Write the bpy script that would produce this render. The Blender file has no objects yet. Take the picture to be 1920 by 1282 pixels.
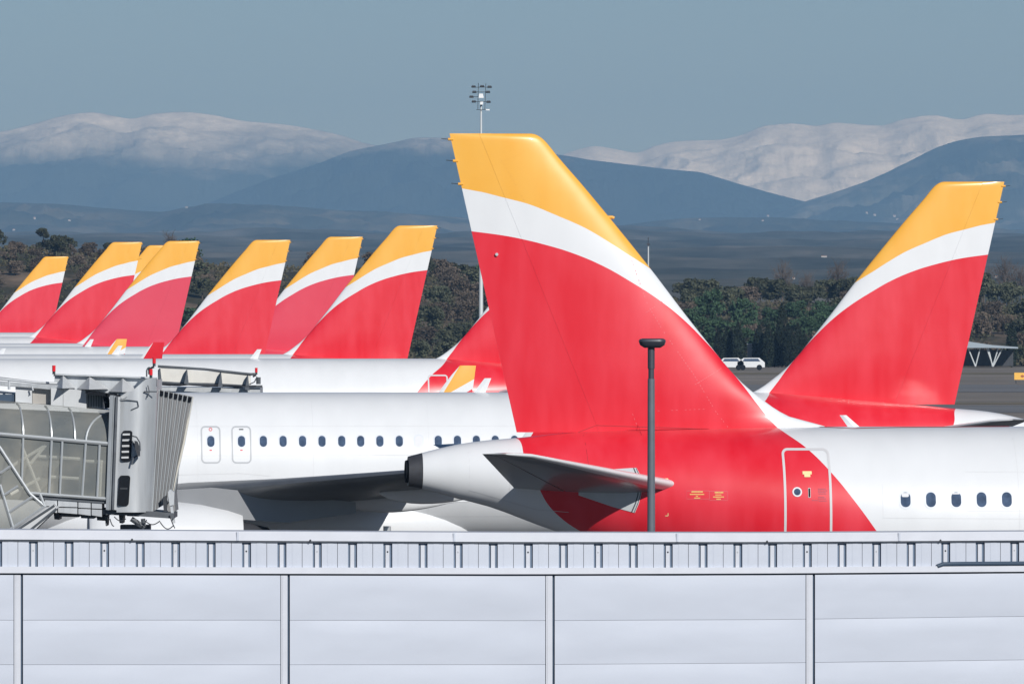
import bpy, math, random
import numpy as np
from mathutils import Vector, Matrix, noise as mnoise

random.seed(7)
S = bpy.context.scene
COL = S.collection
R = math.radians
F = 18000.0          # focal length in pixels of the 1920 px wide photograph
HZ = 562.0           # row of the horizon
H = 8.7              # height of the eye above the apron

# ------------------------------------------------------------------ camera, sky, sun, exposure
cam = bpy.data.cameras.new('camera')
cam.sensor_width = 36.0
cam.lens = 36.0 * F / 1920.0
cam.shift_y = -(641.0 - HZ) / 1920.0
cam.clip_start = 1.0
cam.clip_end = 90000.0
camo = bpy.data.objects.new('camera', cam)
camo.location = (0, 0, H)
camo.rotation_euler = (R(90), 0, 0)
COL.objects.link(camo)
S.camera = camo

SUN_EL, SUN_AZ = 27.0, 24.0      # sun behind the camera, to its right
w = bpy.data.worlds.new('World')
S.world = w
w.use_nodes = True
nt = w.node_tree
bg = nt.nodes['Background']
sky = nt.nodes.new('ShaderNodeTexSky')
sky.sky_type = 'NISHITA'
sky.sun_disc = False
sky.sun_elevation = R(SUN_EL)
sky.sun_rotation = R(180 - SUN_AZ)
sky.altitude = 1500
sky.air_density = 0.85
sky.dust_density = 0.0
sky.ozone_density = 4.4
bg.inputs['Strength'].default_value = 0.05
nt.links.new(sky.outputs['Color'], bg.inputs['Color'])

sun = bpy.data.lights.new('sun', 'SUN')
sun.energy = 3.95
sun.angle = R(0.5)
sun.color = (1.0, 0.98, 0.945)
suno = bpy.data.objects.new('sun', sun)
suno.rotation_euler = (R(90 - SUN_EL), 0, R(SUN_AZ))
suno.location = (60, -100, 80)
COL.objects.link(suno)

S.view_settings.view_transform = 'Standard'
S.view_settings.look = 'None'
S.view_settings.exposure = 0.06
S.view_settings.gamma = 1.0
S.render.engine = 'CYCLES'
S.cycles.use_denoising = True
S.cycles.max_bounces = 8
S.cycles.transparent_max_bounces = 12


# ------------------------------------------------------------------ helpers
def P(px, py, Y):
    return Vector(((px - 960.0) / F * Y, Y, H - (py - HZ) / F * Y))


def interp(x, pts):
    xs = [p[0] for p in pts]
    ys = [p[1] for p in pts]
    return float(np.interp(x, xs, ys))


def pchip(pts):
    """monotone smooth interpolation"""
    x = np.array([p[0] for p in pts], float)
    y = np.array([p[1] for p in pts], float)
    h = np.diff(x)
    d = np.diff(y) / h
    m = np.zeros_like(x)
    m[0], m[-1] = d[0], d[-1]
    for i in range(1, len(x) - 1):
        if d[i - 1] * d[i] > 0:
            w1 = 2 * h[i] + h[i - 1]
            w2 = h[i] + 2 * h[i - 1]
            m[i] = (w1 + w2) / (w1 / d[i - 1] + w2 / d[i])

    def f(t):
        t = min(max(t, x[0]), x[-1])
        i = int(min(max(np.searchsorted(x, t) - 1, 0), len(h) - 1))
        s = (t - x[i]) / h[i]
        return float((1 + 2 * s) * (1 - s) ** 2 * y[i] + s * (1 - s) ** 2 * h[i] * m[i]
                     + s * s * (3 - 2 * s) * y[i + 1] + s * s * (s - 1) * h[i] * m[i + 1])
    return f


class MB:
    """collects faces of one mesh"""
    def __init__(self):
        self.v, self.f, self.m = [], [], []

    def add(self, vs, fs, mi=0):
        b = len(self.v)
        self.v += [tuple(p) for p in vs]
        for f in fs:
            self.f.append([b + i for i in f])
            self.m.append(mi)
        return self

    def quad(self, a, b, c, d, mi=0):
        return self.add([a, b, c, d], [[0, 1, 2, 3]], mi)

    def box(self, lo, hi, mi=0):
        x0, y0, z0 = lo
        x1, y1, z1 = hi
        vs = [(x0, y0, z0), (x1, y0, z0), (x1, y1, z0), (x0, y1, z0), (x0, y0, z1), (x1, y0, z1), (x1, y1, z1), (x0, y1, z1)]
        return self.add(vs, [[0, 3, 2, 1], [4, 5, 6, 7], [0, 1, 5, 4], [1, 2, 6, 5], [2, 3, 7, 6], [3, 0, 4, 7]], mi)

    def loft(self, rings, close=True, caps=True, mi=0):
        n = len(rings[0])
        vs = [p for r in rings for p in r]
        fs = []
        for i in range(len(rings) - 1):
            for j in range(n if close else n - 1):
                k = (j + 1) % n
                fs.append([i * n + j, i * n + k, (i + 1) * n + k, (i + 1) * n + j])
        if caps:
            fs.append(list(range(n))[::-1])
            fs.append([(len(rings) - 1) * n + j for j in range(n)])
        return self.add(vs, fs, mi)

    def tube(self, pts, r, n=8, mi=0, r2=None):
        pts = [Vector(p) for p in pts]
        rings = []
        up = Vector((0, 0, 1))
        for i, p in enumerate(pts):
            t = (pts[min(i + 1, len(pts) - 1)] - pts[max(i - 1, 0)])
            if t.length < 1e-9:
                t = Vector((0, 0, 1))
            t.normalize()
            a = t.cross(up)
            if a.length < 1e-3:
                a = t.cross(Vector((1, 0, 0)))
            a.normalize()
            b = t.cross(a)
            rr = r if r2 is None else r + (r2 - r) * i / max(1, len(pts) - 1)
            rings.append([p + (a * math.cos(q) + b * math.sin(q)) * rr for q in [2 * math.pi * k / n for k in range(n)]])
        return self.loft(rings, mi=mi)

    def prism(self, poly, Y0, Y1, mi=0, map3=None, shear=(0, 0)):
        """outline in photo pixels taken at distance Y0, carried back to Y1 with the same real size"""
        a = [P(x, y, Y0) for x, y in poly]
        b = [p + Vector((shear[0], Y1 - Y0, shear[1])) for p in a]
        n = len(a)
        vs = a + b
        fs = [list(range(n)), [n + i for i in range(n)][::-1]]
        for i in range(n):
            k = (i + 1) % n
            fs.append([i, n + i, n + k, k])
        return self.add(vs, fs, mi)

    def build(self, name, mats, parent=None, smooth=False, angle=None, fix=True):
        me = bpy.data.meshes.new(name)
        me.from_pydata(self.v, [], self.f)
        if not isinstance(mats, (list, tuple)):
            mats = [mats]
        for m in mats:
            me.materials.append(m)
        me.polygons.foreach_set('material_index', self.m)
        if fix:
            import bmesh
            bm = bmesh.new()
            bm.from_mesh(me)
            bmesh.ops.recalc_face_normals(bm, faces=bm.faces)
            bm.to_mesh(me)
            bm.free()
        if smooth:
            me.polygons.foreach_set('use_smooth', [True] * len(me.polygons))
            me.set_sharp_from_angle(angle=R(angle if angle else 35))
        me.update()
        o = bpy.data.objects.new(name, me)
        COL.objects.link(o)
        if parent:
            o.parent = parent
        return o


def empty(name, loc=(0, 0, 0), rz=0.0):
    o = bpy.data.objects.new(name, None)
    o.location = loc
    o.rotation_euler = (0, 0, rz)
    o.empty_display_size = 0.5
    COL.objects.link(o)
    return o


def tag(o, label=None, cat=None, group=None, kind=None):
    if label: o['label'] = label
    if cat: o['category'] = cat
    if group: o['group'] = group
    if kind: o['kind'] = kind
    return o


def kids(o):
    return [c for c in bpy.data.objects if c.parent == o]


# ------------------------------------------------------------------ materials
def mat(name, col, rough=0.5, metal=0.0, spec=0.5, coat=0.0, var=0.0, scale=3.0, bump=0.0, bscale=8.0, coord='Object', stretch=None, col2=None, objrand=0.0):
    m = bpy.data.materials.new(name)
    m.use_nodes = True
    n, l = m.node_tree.nodes, m.node_tree.links
    b = n['Principled BSDF']
    b.inputs['Base Color'].default_value = (*col, 1)
    b.inputs['Roughness'].default_value = rough
    b.inputs['Metallic'].default_value = metal
    b.inputs['Specular IOR Level'].default_value = spec
    b.inputs['Coat Weight'].default_value = coat
    b.inputs['Coat Roughness'].default_value = 0.08
    tc = n.new('ShaderNodeTexCoord')
    src = tc.outputs[coord]
    if stretch:
        mp = n.new('ShaderNodeMapping')
        mp.inputs['Scale'].default_value = stretch
        l.new(src, mp.inputs['Vector'])
        src = mp.outputs['Vector']
    out = None
    if var > 0 or col2:
        t = n.new('ShaderNodeTexNoise')
        t.inputs['Scale'].default_value = scale
        t.inputs['Detail'].default_value = 6
        t.inputs['Roughness'].default_value = 0.6
        l.new(src, t.inputs['Vector'])
        mr = n.new('ShaderNodeMapRange')
        mr.inputs['From Min'].default_value = 0.3
        mr.inputs['From Max'].default_value = 0.7
        l.new(t.outputs['Fac'], mr.inputs['Value'])
        mx = n.new('ShaderNodeMix')
        mx.data_type = 'RGBA'
        c2 = col2 if col2 else tuple(c * (1 - var) for c in col)
        mx.inputs['A'].default_value = (*c2, 1)
        mx.inputs['B'].default_value = (*col, 1)
        l.new(mr.outputs['Result'], mx.inputs['Factor'])
        out = mx.outputs['Result']
    if objrand > 0:
        oi = n.new('ShaderNodeObjectInfo')
        mr2 = n.new('ShaderNodeMapRange')
        mr2.inputs['To Min'].default_value = 1 - objrand
        mr2.inputs['To Max'].default_value = 1 + objrand
        l.new(oi.outputs['Random'], mr2.inputs['Value'])
        vm = n.new('ShaderNodeVectorMath')
        vm.operation = 'SCALE'
        if out is None:
            vm.inputs[0].default_value = col
        else:
            l.new(out, vm.inputs[0])
        l.new(mr2.outputs['Result'], vm.inputs['Scale'])
        out = vm.outputs['Vector']
    if out is not None:
        l.new(out, b.inputs['Base Color'])
    if bump > 0:
        t2 = n.new('ShaderNodeTexNoise')
        t2.inputs['Scale'].default_value = bscale
        t2.inputs['Detail'].default_value = 3
        l.new(src, t2.inputs['Vector'])
        bp = n.new('ShaderNodeBump')
        bp.inputs['Strength'].default_value = 1.0
        bp.inputs['Distance'].default_value = bump
        l.new(t2.outputs['Fac'], bp.inputs['Height'])
        l.new(bp.outputs['Normal'], b.inputs['Normal'])
    return m


WHITE = (0.765, 0.785, 0.81)
RED = (0.72, 0.014, 0.030)
YEL = (0.88, 0.43, 0.055)

# boundaries of the tail livery, measured from the fin's top rear corner: u forward, v down (metres)
C1 = [(843, 346), (865, 352.6), (900, 359), (943.6, 370), (988, 381.5), (1044.6, 404), (1095, 426), (1140, 452), (1179, 477), (1213, 498), (1240, 517), (1300, 565)]
C2 = [(843, 428), (883, 433), (949, 442), (977, 447.5), (1016.6, 457), (1073, 474), (1132, 499), (1180, 526), (1238, 563), (1281, 597), (1324, 639), (1359, 678), (1397, 724),
      (1420, 755), (1460, 802), (1505, 839), (1545, 882), (1594, 945), (1630, 995), (1690, 1080), (1740, 1160)]
C3 = [(-1.0, -1.0), (6.28, -1.0), (6.33, 1.36), (6.36, 1.42), (6.7, 1.5), (7.36, 1.79), (7.7, 1.98), (8.01, 2.29), (8.24, 2.63), (8.6, 3.3), (9.1, 5.0), (9.5, 8.0), (10, 9.9)]


def uv_of(pts):
    return [((x - 843) / 90.0, (y - 250) / 90.0) for x, y in pts]


def livery_material():
    m = bpy.data.materials.new('livery_paint')
    m.use_nodes = True
    n, l = m.node_tree.nodes, m.node_tree.links
    b = n['Principled BSDF']
    b.inputs['Roughness'].default_value = 0.36
    b.inputs['Specular IOR Level'].default_value = 0.45
    b.inputs['Coat Weight'].default_value = 0.2
    b.inputs['Coat Roughness'].default_value = 0.09
    tc = n.new('ShaderNodeTexCoord')
    sp = n.new('ShaderNodeSeparateXYZ')
    l.new(tc.outputs['Object'], sp.inputs[0])

    def math_(op, a, bb=None, c=None):
        q = n.new('ShaderNodeMath')
        q.operation = op
        for i, x in enumerate((a, bb, c)):
            if x is None: continue
            if isinstance(x, (int, float)): q.inputs[i].default_value = x
            else: l.new(x, q.inputs[i])
        return q.outputs[0]

    def curve(pts, inp):
        q = n.new('ShaderNodeFloatCurve')
        cv = q.mapping.curves[0]
        q.mapping.use_clip = False
        f = pchip(pts)
        xs = [p[0] for p in pts]
        N = 22
        lo, hi = xs[0], xs[-1]
        smp = [(lo + (hi - lo) * i / N) for i in range(N + 1)] if len(pts) < 16 else xs
        pp = [(x / 10.0, f(x) / 10.0) for x in smp]
        cv.points[0].location = pp[0]
        cv.points[1].location = pp[-1]
        for x, y in pp[1:-1]:
            cv.points.new(x, y)
        for p_ in cv.points:
            p_.handle_type = 'AUTO_CLAMPED'
        q.mapping.update()
        l.new(inp, q.inputs['Value'])
        return q.outputs['Value']
    un = math_('DIVIDE', sp.outputs['X'], 10.0)
    vn = math_('DIVIDE', math_('SUBTRACT', 12.1, sp.outputs['Z']), 10.0)
    c1 = curve(uv_of(C1), math_('MAXIMUM', un, 0.0))
    c2 = curve(uv_of(C2), math_('MAXIMUM', un, 0.0))
    # rear limit of the red, only below the fin
    c3pts = C3[2:]
    q = n.new('ShaderNodeFloatCurve')
    cv = q.mapping.curves[0]
    q.mapping.use_clip = False
    cv.points[0].location = (c3pts[0][0] / 10, c3pts[0][1] / 10)
    cv.points[1].location = (c3pts[-1][0] / 10, c3pts[-1][1] / 10)
    for x, y in c3pts[1:-1]:
        cv.points.new(x / 10, y / 10)
    for p_ in cv.points: p_.handle_type = 'AUTO_CLAMPED'
    q.mapping.update()
    l.new(vn, q.inputs['Value'])
    below = math_('GREATER_THAN', vn, 0.631)
    rear_ok = math_('MAXIMUM', math_('SUBTRACT', 1.0, below), math_('GREATER_THAN', un, q.outputs['Value']))
    yel = math_('MULTIPLY', math_('LESS_THAN', vn, c1), math_('LESS_THAN', vn, 0.45))
    red = math_('MULTIPLY', math_('GREATER_THAN', vn, c2), math_('MULTIPLY', rear_ok, math_('LESS_THAN', un, 0.99)))
    # gentle fading and rain streaks of the paint
    mp = n.new('ShaderNodeMapping')
    mp.inputs['Scale'].default_value = (1.6, 1.0, 0.35)
    mp.inputs['Rotation'].default_value = (0, R(-20), 0)
    l.new(tc.outputs['Object'], mp.inputs['Vector'])
    t = n.new('ShaderNodeTexNoise')
    t.inputs['Scale'].default_value = 1.1
    t.inputs['Detail'].default_value = 7
    l.new(mp.outputs['Vector'], t.inputs['Vector'])
    mr = n.new('ShaderNodeMapRange')
    mr.inputs['From Min'].default_value = 0.35
    mr.inputs['From Max'].default_value = 0.7
    l.new(t.outputs['Fac'], mr.inputs['Value'])

    def two(c, c2):
        mx = n.new('ShaderNodeMix'); mx.data_type = 'RGBA'
        mx.inputs['A'].default_value = (*c, 1); mx.inputs['B'].default_value = (*c2, 1)
        l.new(mr.outputs['Result'], mx.inputs['Factor'])
        return mx.outputs['Result']
    wc = two(WHITE, tuple(c * 0.955 for c in WHITE))
    rc = two(RED, (0.78, 0.042, 0.066))
    yc = two(YEL, (0.90, 0.475, 0.08))
    at = n.new('ShaderNodeAttribute'); at.attribute_type = 'OBJECT'; at.attribute_name = 'fade'
    fd = n.new('ShaderNodeMix'); fd.data_type = 'RGBA'
    l.new(at.outputs['Fac'], fd.inputs['Factor']); l.new(rc, fd.inputs['A']); fd.inputs['B'].default_value = (0.70, 0.06, 0.105, 1)
    rc = fd.outputs['Result']
    m1 = n.new('ShaderNodeMix'); m1.data_type = 'RGBA'
    l.new(red, m1.inputs['Factor']); l.new(wc, m1.inputs['A']); l.new(rc, m1.inputs['B'])
    m2 = n.new('ShaderNodeMix'); m2.data_type = 'RGBA'
    l.new(yel, m2.inputs['Factor']); l.new(m1.outputs['Result'], m2.inputs['A']); l.new(yc, m2.inputs['B'])
    l.new(m2.outputs['Result'], b.inputs['Base Color'])
    t2 = n.new('ShaderNodeTexNoise')
    t2.inputs['Scale'].default_value = 0.9
    t2.inputs['Detail'].default_value = 2
    l.new(tc.outputs['Object'], t2.inputs['Vector'])
    bp = n.new('ShaderNodeBump')
    bp.inputs['Distance'].default_value = 0.012
    l.new(t2.outputs['Fac'], bp.inputs['Height'])
    l.new(bp.outputs['Normal'], b.inputs['Normal'])
    return m


def winglet_material(ycol=YEL, wcol=WHITE):
    m = bpy.data.materials.new('winglet_paint')
    m.use_nodes = True
    n, l = m.node_tree.nodes, m.node_tree.links
    b = n['Principled BSDF']
    b.inputs['Roughness'].default_value = 0.32
    tc = n.new('ShaderNodeTexCoord')
    sp = n.new('ShaderNodeSeparateXYZ')
    l.new(tc.outputs['Object'], sp.inputs[0])

    def lin(kx, kz, c):       # kx*x + kz*z + c > 0
        a = n.new('ShaderNodeMath'); a.operation = 'MULTIPLY_ADD'
        l.new(sp.outputs['X'], a.inputs[0]); a.inputs[1].default_value = kx; a.inputs[2].default_value = c
        d = n.new('ShaderNodeMath'); d.operation = 'MULTIPLY_ADD'
        l.new(sp.outputs['Z'], d.inputs[0]); d.inputs[1].default_value = kz; l.new(a.outputs[0], d.inputs[2])
        g = n.new('ShaderNodeMath'); g.operation = 'GREATER_THAN'
        l.new(d.outputs[0], g.inputs[0]); g.inputs[1].default_value = 0
        return g.outputs[0]
    # x forward, z up
    yel = lin(0.55, 1.0, -(6.36 + 0.55 * 13.6))
    red = lin(-0.55, -1.0, (6.10 + 0.55 * 13.6))
    le = lin(1.0, 0.62, -(13.83 + 0.62 * 6.9))     # pale leading edge strip
    m1 = n.new('ShaderNodeMix'); m1.data_type = 'RGBA'
    m1.inputs['A'].default_value = (*wcol, 1); m1.inputs['B'].default_value = (*RED, 1)
    l.new(red, m1.inputs['Factor'])
    m2 = n.new('ShaderNodeMix'); m2.data_type = 'RGBA'
    l.new(yel, m2.inputs['Factor']); l.new(m1.outputs['Result'], m2.inputs['A']); m2.inputs['B'].default_value = (*ycol, 1)
    m3 = n.new('ShaderNodeMix'); m3.data_type = 'RGBA'
    l.new(le, m3.inputs['Factor']); l.new(m2.outputs['Result'], m3.inputs['A']); m3.inputs['B'].default_value = (*WHITE, 1)
    l.new(m3.outputs['Result'], b.inputs['Base Color'])
    return m


M = {}
M['livery'] = livery_material()
M['winglet'] = winglet_material()
M['winglet_out'] = winglet_material(RED, RED)
M['white'] = mat('white_paint', WHITE, 0.33, coat=0.3, var=0.05, scale=0.8)
M['wing'] = mat('wing_grey_paint', (0.15, 0.16, 0.175), 0.4, var=0.35, scale=0.7, stretch=(0.4, 1, 1))
M['stab'] = mat('tailplane_paint', (0.26, 0.27, 0.285), 0.28, coat=0.3, var=0.12, scale=1.0)
M['bare'] = mat('bare_metal', (0.72, 0.73, 0.74), 0.28, metal=0.6)
M['apu'] = mat('exhaust_metal', (0.055, 0.058, 0.068), 0.5, var=0.3, scale=6)
M['black'] = mat('black_rubber', (0.008, 0.010, 0.014), 0.7, spec=0.15)
M['dark'] = mat('dark_metal', (0.04, 0.045, 0.055), 0.5, var=0.3, scale=5)
M['glass'] = mat('cabin_glass', (0.085, 0.13, 0.22), 0.09, spec=0.4, var=0.5, scale=7)
M['frame'] = mat('window_surround', (0.66, 0.70, 0.76), 0.4)
M['blind'] = mat('window_blind', (0.72, 0.73, 0.76), 0.6)
M['greyline'] = mat('grey_outline', (0.46, 0.48, 0.51), 0.5)
M['palegrey'] = mat('pale_outline', (0.62, 0.62, 0.64), 0.5)
M['seam'] = mat('panel_gap', (0.40, 0.02, 0.03), 0.6)
M['seamw'] = mat('faint_panel_gap', (0.64, 0.65, 0.67), 0.5)
M['seamlite'] = mat('worn_seam', (0.80, 0.16, 0.19), 0.5)
M['redmark'] = mat('red_marking', (0.70, 0.12, 0.14), 0.5)
M['yelmark'] = mat('yellow_marking', (0.86, 0.56, 0.16), 0.5)
M['platey'] = mat('pale_placard', (0.86, 0.72, 0.36), 0.5)
M['apron_plate'] = mat('tailplane_apron', (0.58, 0.61, 0.64), 0.35, var=0.1)
M['redplain'] = mat('plain_red_paint', RED, 0.3, coat=0.3)
M['yelplain'] = mat('plain_yellow_paint', YEL, 0.3, coat=0.3)

# ------------------------------------------------------------------ airliner shape (x forward, z up, y across)
ZT = 12.1
top_pts = [(-0.87, 6.72), (-0.58, 6.645), (0.1, 6.48), (0.73, 6.39), (1.42, 6.335), (2.6, 6.22), (5.1, 6.14), (7.75, 6.11), (31, 6.11), (33, 6.4), (34.6, 7.4), (36.2, 8.5), (36.7, 9.05)]
bot_pts = [(-0.87, 7.34), (-0.58, 7.39), (0.1, 7.585), (0.73, 7.74), (1.98, 8.2), (4, 8.86), (6, 9.45), (8, 9.9), (9.5, 10.13), (11, 10.25), (32, 10.25), (35, 9.95), (36.3, 9.55), (36.7, 9.2)]
wid_pts = [(-0.87, 0.31), (-0.58, 0.37), (0.1, 0.53), (0.73, 0.66), (1.98, 0.93), (4, 1.33), (6, 1.63), (8, 1.85), (10, 1.95), (12, 1.975), (31, 1.975), (33.5, 1.75), (35.5, 1.1), (36.5, 0.4), (36.7, 0.08)]
topf, botf, widf = pchip(top_pts), pchip(bot_pts), pchip(wid_pts)


def sstep(a, b, x):
    t = min(max((x - a) / (b - a), 0), 1)
    return t * t * (3 - 2 * t)


def body(u, lift):
    dz = lift * sstep(2.4, 7.2, u)
    zt, zb = ZT - topf(u) + dz, ZT - botf(u) + dz
    return (zt + zb) / 2, (zt - zb) / 2, widf(u)


def surf(u, z, side, lift, off=0.0):
    zc, hh, hw = body(u, lift)
    c = min(max((z - zc) / hh, -0.9999), 0.9999)
    y = hw * math.sqrt(1 - c * c)
    nv = Vector((0, y / (hw * hw), (z - zc) / (hh * hh))).normalized()
    p = Vector((u, y, z)) + nv * off
    p.y *= side
    return p


def fuselage(u0, u1, lift, step=0.35, seg=72, cap=True):
    mb = MB()
    n = max(2, int((u1 - u0) / step))
    rings = []
    for i in range(n + 1):
        u = u0 + (u1 - u0) * i / n
        zc, hh, hw = body(u, lift)
        rings.append([(u, hw * math.sin(2 * math.pi * k / seg), zc + hh * math.cos(2 * math.pi * k / seg)) for k in range(seg)])
    mb.loft(rings, caps=cap)
    return mb


def rrect(cx, cz, w_, h_, r, n=6):
    pts = []
    for (sx, sz, a0) in ((1, 1, 0), (-1, 1, 90), (-1, -1, 180), (1, -1, 270)):
        for i in range(n + 1):
            a = R(a0 + 90 * i / n)
            pts.append((cx + sx * (w_ / 2 - r) + r * math.cos(a), cz + sz * (h_ / 2 - r) + r * math.sin(a)))
    # densify straight runs
    out = []
    for i in range(len(pts)):
        a, b = pts[i], pts[(i + 1) % len(pts)]
        d = math.hypot(a[0] - b[0], a[1] - b[1])
        k = max(1, int(d / 0.12))
        for j in range(k):
            out.append((a[0] + (b[0] - a[0]) * j / k, a[1] + (b[1] - a[1]) * j / k))
    return out


def outline(mb, pts, wd, side, lift, off, mi=0, scale_to=None):
    """flat band of width wd along a closed outline on the fuselage skin"""
    cx = sum(p[0] for p in pts) / len(pts)
    cz = sum(p[1] for p in pts) / len(pts)
    n = len(pts)
    inner = []
    for i in range(n):
        a, b = Vector(pts[i - 1]), Vector(pts[(i + 1) % n])
        t = (b - a).normalized()
        nn = Vector((-t.y, t.x))
        if nn.dot(Vector((cx, cz)) - Vector(pts[i])) < 0: nn = -nn
        inner.append(Vector(pts[i]) + nn * wd)
    o = [surf(p[0], p[1], side, lift, off) for p in pts]
    q = [surf(p[0], p[1], side, lift, off) for p in inner]
    mb.add(o + q, [[i, (i + 1) % n, n + (i + 1) % n, n + i][::(1 if side < 0 else -1)] for i in range(n)], mi)


def patch(mb, pts, side, lift, off, mi=0):
    cx = sum(p[0] for p in pts) / len(pts)
    cz = sum(p[1] for p in pts) / len(pts)
    n = len(pts)
    rings = []
    for s in (1.0, 0.66, 0.33):
        rings += [surf(cx + (p[0] - cx) * s, cz + (p[1] - cz) * s, side, lift, off) for p in pts]
    rings.append(surf(cx, cz, side, lift, off))
    fs = []
    for k in range(2):
        fs += [[k * n + i, k * n + (i + 1) % n, (k + 1) * n + (i + 1) % n, (k + 1) * n + i] for i in range(n)]
    fs += [[2 * n + i, 2 * n + (i + 1) % n, 3 * n] for i in range(n)]
    if side > 0: fs = [f[::-1] for f in fs]
    mb.add(rings, fs, mi)


def line_on(mb, pts, wd, side, lift, off, mi=0):
    """thin band along an open line on the skin"""
    dens = []
    for a, b in zip(pts[:-1], pts[1:]):
        k = max(1, int(math.hypot(a[0] - b[0], a[1] - b[1]) / 0.15))
        dens += [(a[0] + (b[0] - a[0]) * j / k, a[1] + (b[1] - a[1]) * j / k) for j in range(k)]
    dens.append(pts[-1])
    L_, R_ = [], []
    for i, p in enumerate(dens):
        a, b = Vector(dens[max(i - 1, 0)]), Vector(dens[min(i + 1, len(dens) - 1)])
        t = (b - a).normalized()
        nn = Vector((-t.y, t.x)) * wd / 2
        L_.append(surf(p[0] + nn.x, p[1] + nn.y, side, lift, off))
        R_.append(surf(p[0] - nn.x, p[1] - nn.y, side, lift, off))
    n = len(dens)
    mb.add(L_ + R_, [[i, i + 1, n + i + 1, n + i] for i in range(n - 1)], mi)


le_f = pchip([(0, 1.72), (0.02, 1.80), (0.06, 1.88), (0.13, 1.97), (0.25, 2.08), (0.44, 2.23), (1.0, 2.72), (1.74, 3.34), (2.79, 4.19), (3.81, 4.97), (4.46, 5.49), (4.83, 5.79), (5.24, 6.18), (5.52, 6.53), (5.72, 6.80), (5.93, 7.20), (6.09, 7.85), (6.6, 8.2)])


def te_f(v): return 0.2255 * v
def hinge_f(v): return 0.61 + 0.404 * v


def fin_half(v, u):
    te, le = te_f(v), le_f(v)
    c = le - te
    f = min(max((le - u) / c, 0), 1)
    tt = 0.105 if v < 4.8 else 0.105 * (1 - 0.28 * sstep(4.8, 6.2, v))
    ce = min(c, 5.2)
    y = 5 * tt * ce * (0.2969 * math.sqrt(f) - 0.126 * f - 0.3516 * f * f + 0.2843 * f ** 3 - 0.1015 * f ** 4)
    if v < 0.12:
        y *= math.sqrt(max(0.0, 1 - ((0.12 - v) / 0.12) ** 2) * 0.75 + 0.25)
    return max(y, 0.004)


def fin_mesh(part):
    mb = MB()
    vs = [0, 0.02, 0.05, 0.09, 0.13, 0.2, 0.3, 0.44, 0.7] + [1.0 + 0.25 * i for i in range(16)] + [4.9, 5.05, 5.2, 5.35, 5.5, 5.6, 5.7, 5.8, 5.9, 6.0, 6.1, 6.25, 6.5]
    if part == 'rudder': vs = [v for v in vs if v < 6.1] + [6.22]
    rings = []
    for v in vs:
        te, le, hg = te_f(v), le_f(v), hinge_f(v)
        if part == 'rudder':
            a, b = te, hg - 0.0015
            us = [a + (b - a) * i / 9 for i in range(10)]
        else:
            a, b = hg + 0.0015, le
            us = [b - (b - a) * (1 - math.cos(math.pi * i / 44)) for i in range(23)]
            us = us[::-1]
        z = ZT - v
        rings.append([(u, fin_half(v, u), z) for u in us] + [(u, -fin_half(v, u), z) for u in us[::-1]])
    mb.loft(rings)
    return mb


def foil_ring(le, te, z, y, t, n=14, zt=0.0):
    """airfoil ring in the x-z plane at span y"""
    c = le - te
    up, dn = [], []
    for i in range(n + 1):
        f = (1 - math.cos(math.pi * i / n)) / 2
        h = 5 * t * c * (0.2969 * math.sqrt(f) - 0.126 * f - 0.3516 * f * f + 0.2843 * f ** 3 - 0.1015 * f ** 4)
        up.append((le - f * c, y, z + h * 0.95 + zt * f))
        dn.append((le - f * c, y, z - h * 0.95 + zt * f))
    return up + dn[::-1][1:-1]


def sgn(pts, s):
    return [(p[0], p[1] * s, p[2]) for p in pts]


def stab_mesh(s, part):
    mb = MB()
    st = []
    for y in (0.7, 1.45, 2.6, 4.0, 5.2, 6.0, 6.2, 6.28):
        le = 4.5 - (y - 1.45) * 0.72
        te = 1.27 - (y - 0.8) * 0.2037
        z = 4.84 + (y - 1.45) * 0.143
        if y > 6.05:
            le -= (y - 6.05) * 1.6
        hg = te + (le - te) * 0.3
        c = le - te
        ring_u, ring_d = [], []
        n = 14
        t = 0.10
        for i in range(n + 1):
            if part == 'lead':
                f = 0.075 * (i / n) ** 2
            elif part == 'stab':
                f = (1 - math.cos(math.pi * i / n / 1.0 * 0.5)) * 0.69
            else:
                f = 0.705 + 0.295 * i / n
            h = 5 * t * c * (0.2969 * math.sqrt(f) - 0.126 * f - 0.3516 * f * f + 0.2843 * f ** 3 - 0.1015 * f ** 4)
            if y > 6.25: h *= 0.4
            u = le - f * c
            if part == 'lead':
                h += 0.004
                u += 0.008
            ring_u.append((u, y * s, z + h))
            ring_d.append((u, y * s, z - h))
        st.append(ring_u + (ring_d[::-1][:-1] if part != 'elev' else ring_d[::-1]))
    mb.loft(st)
    return mb


def wing_z(y): return 3.22 + 0.078 * y
def wing_le(y): return 24.3 - (y - 1.9) * 0.605
def wing_te(y): return (17.2 - (y - 1.9) * 0.07) if y < 6.4 else (16.885 - (y - 6.4) * 0.31)


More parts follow.
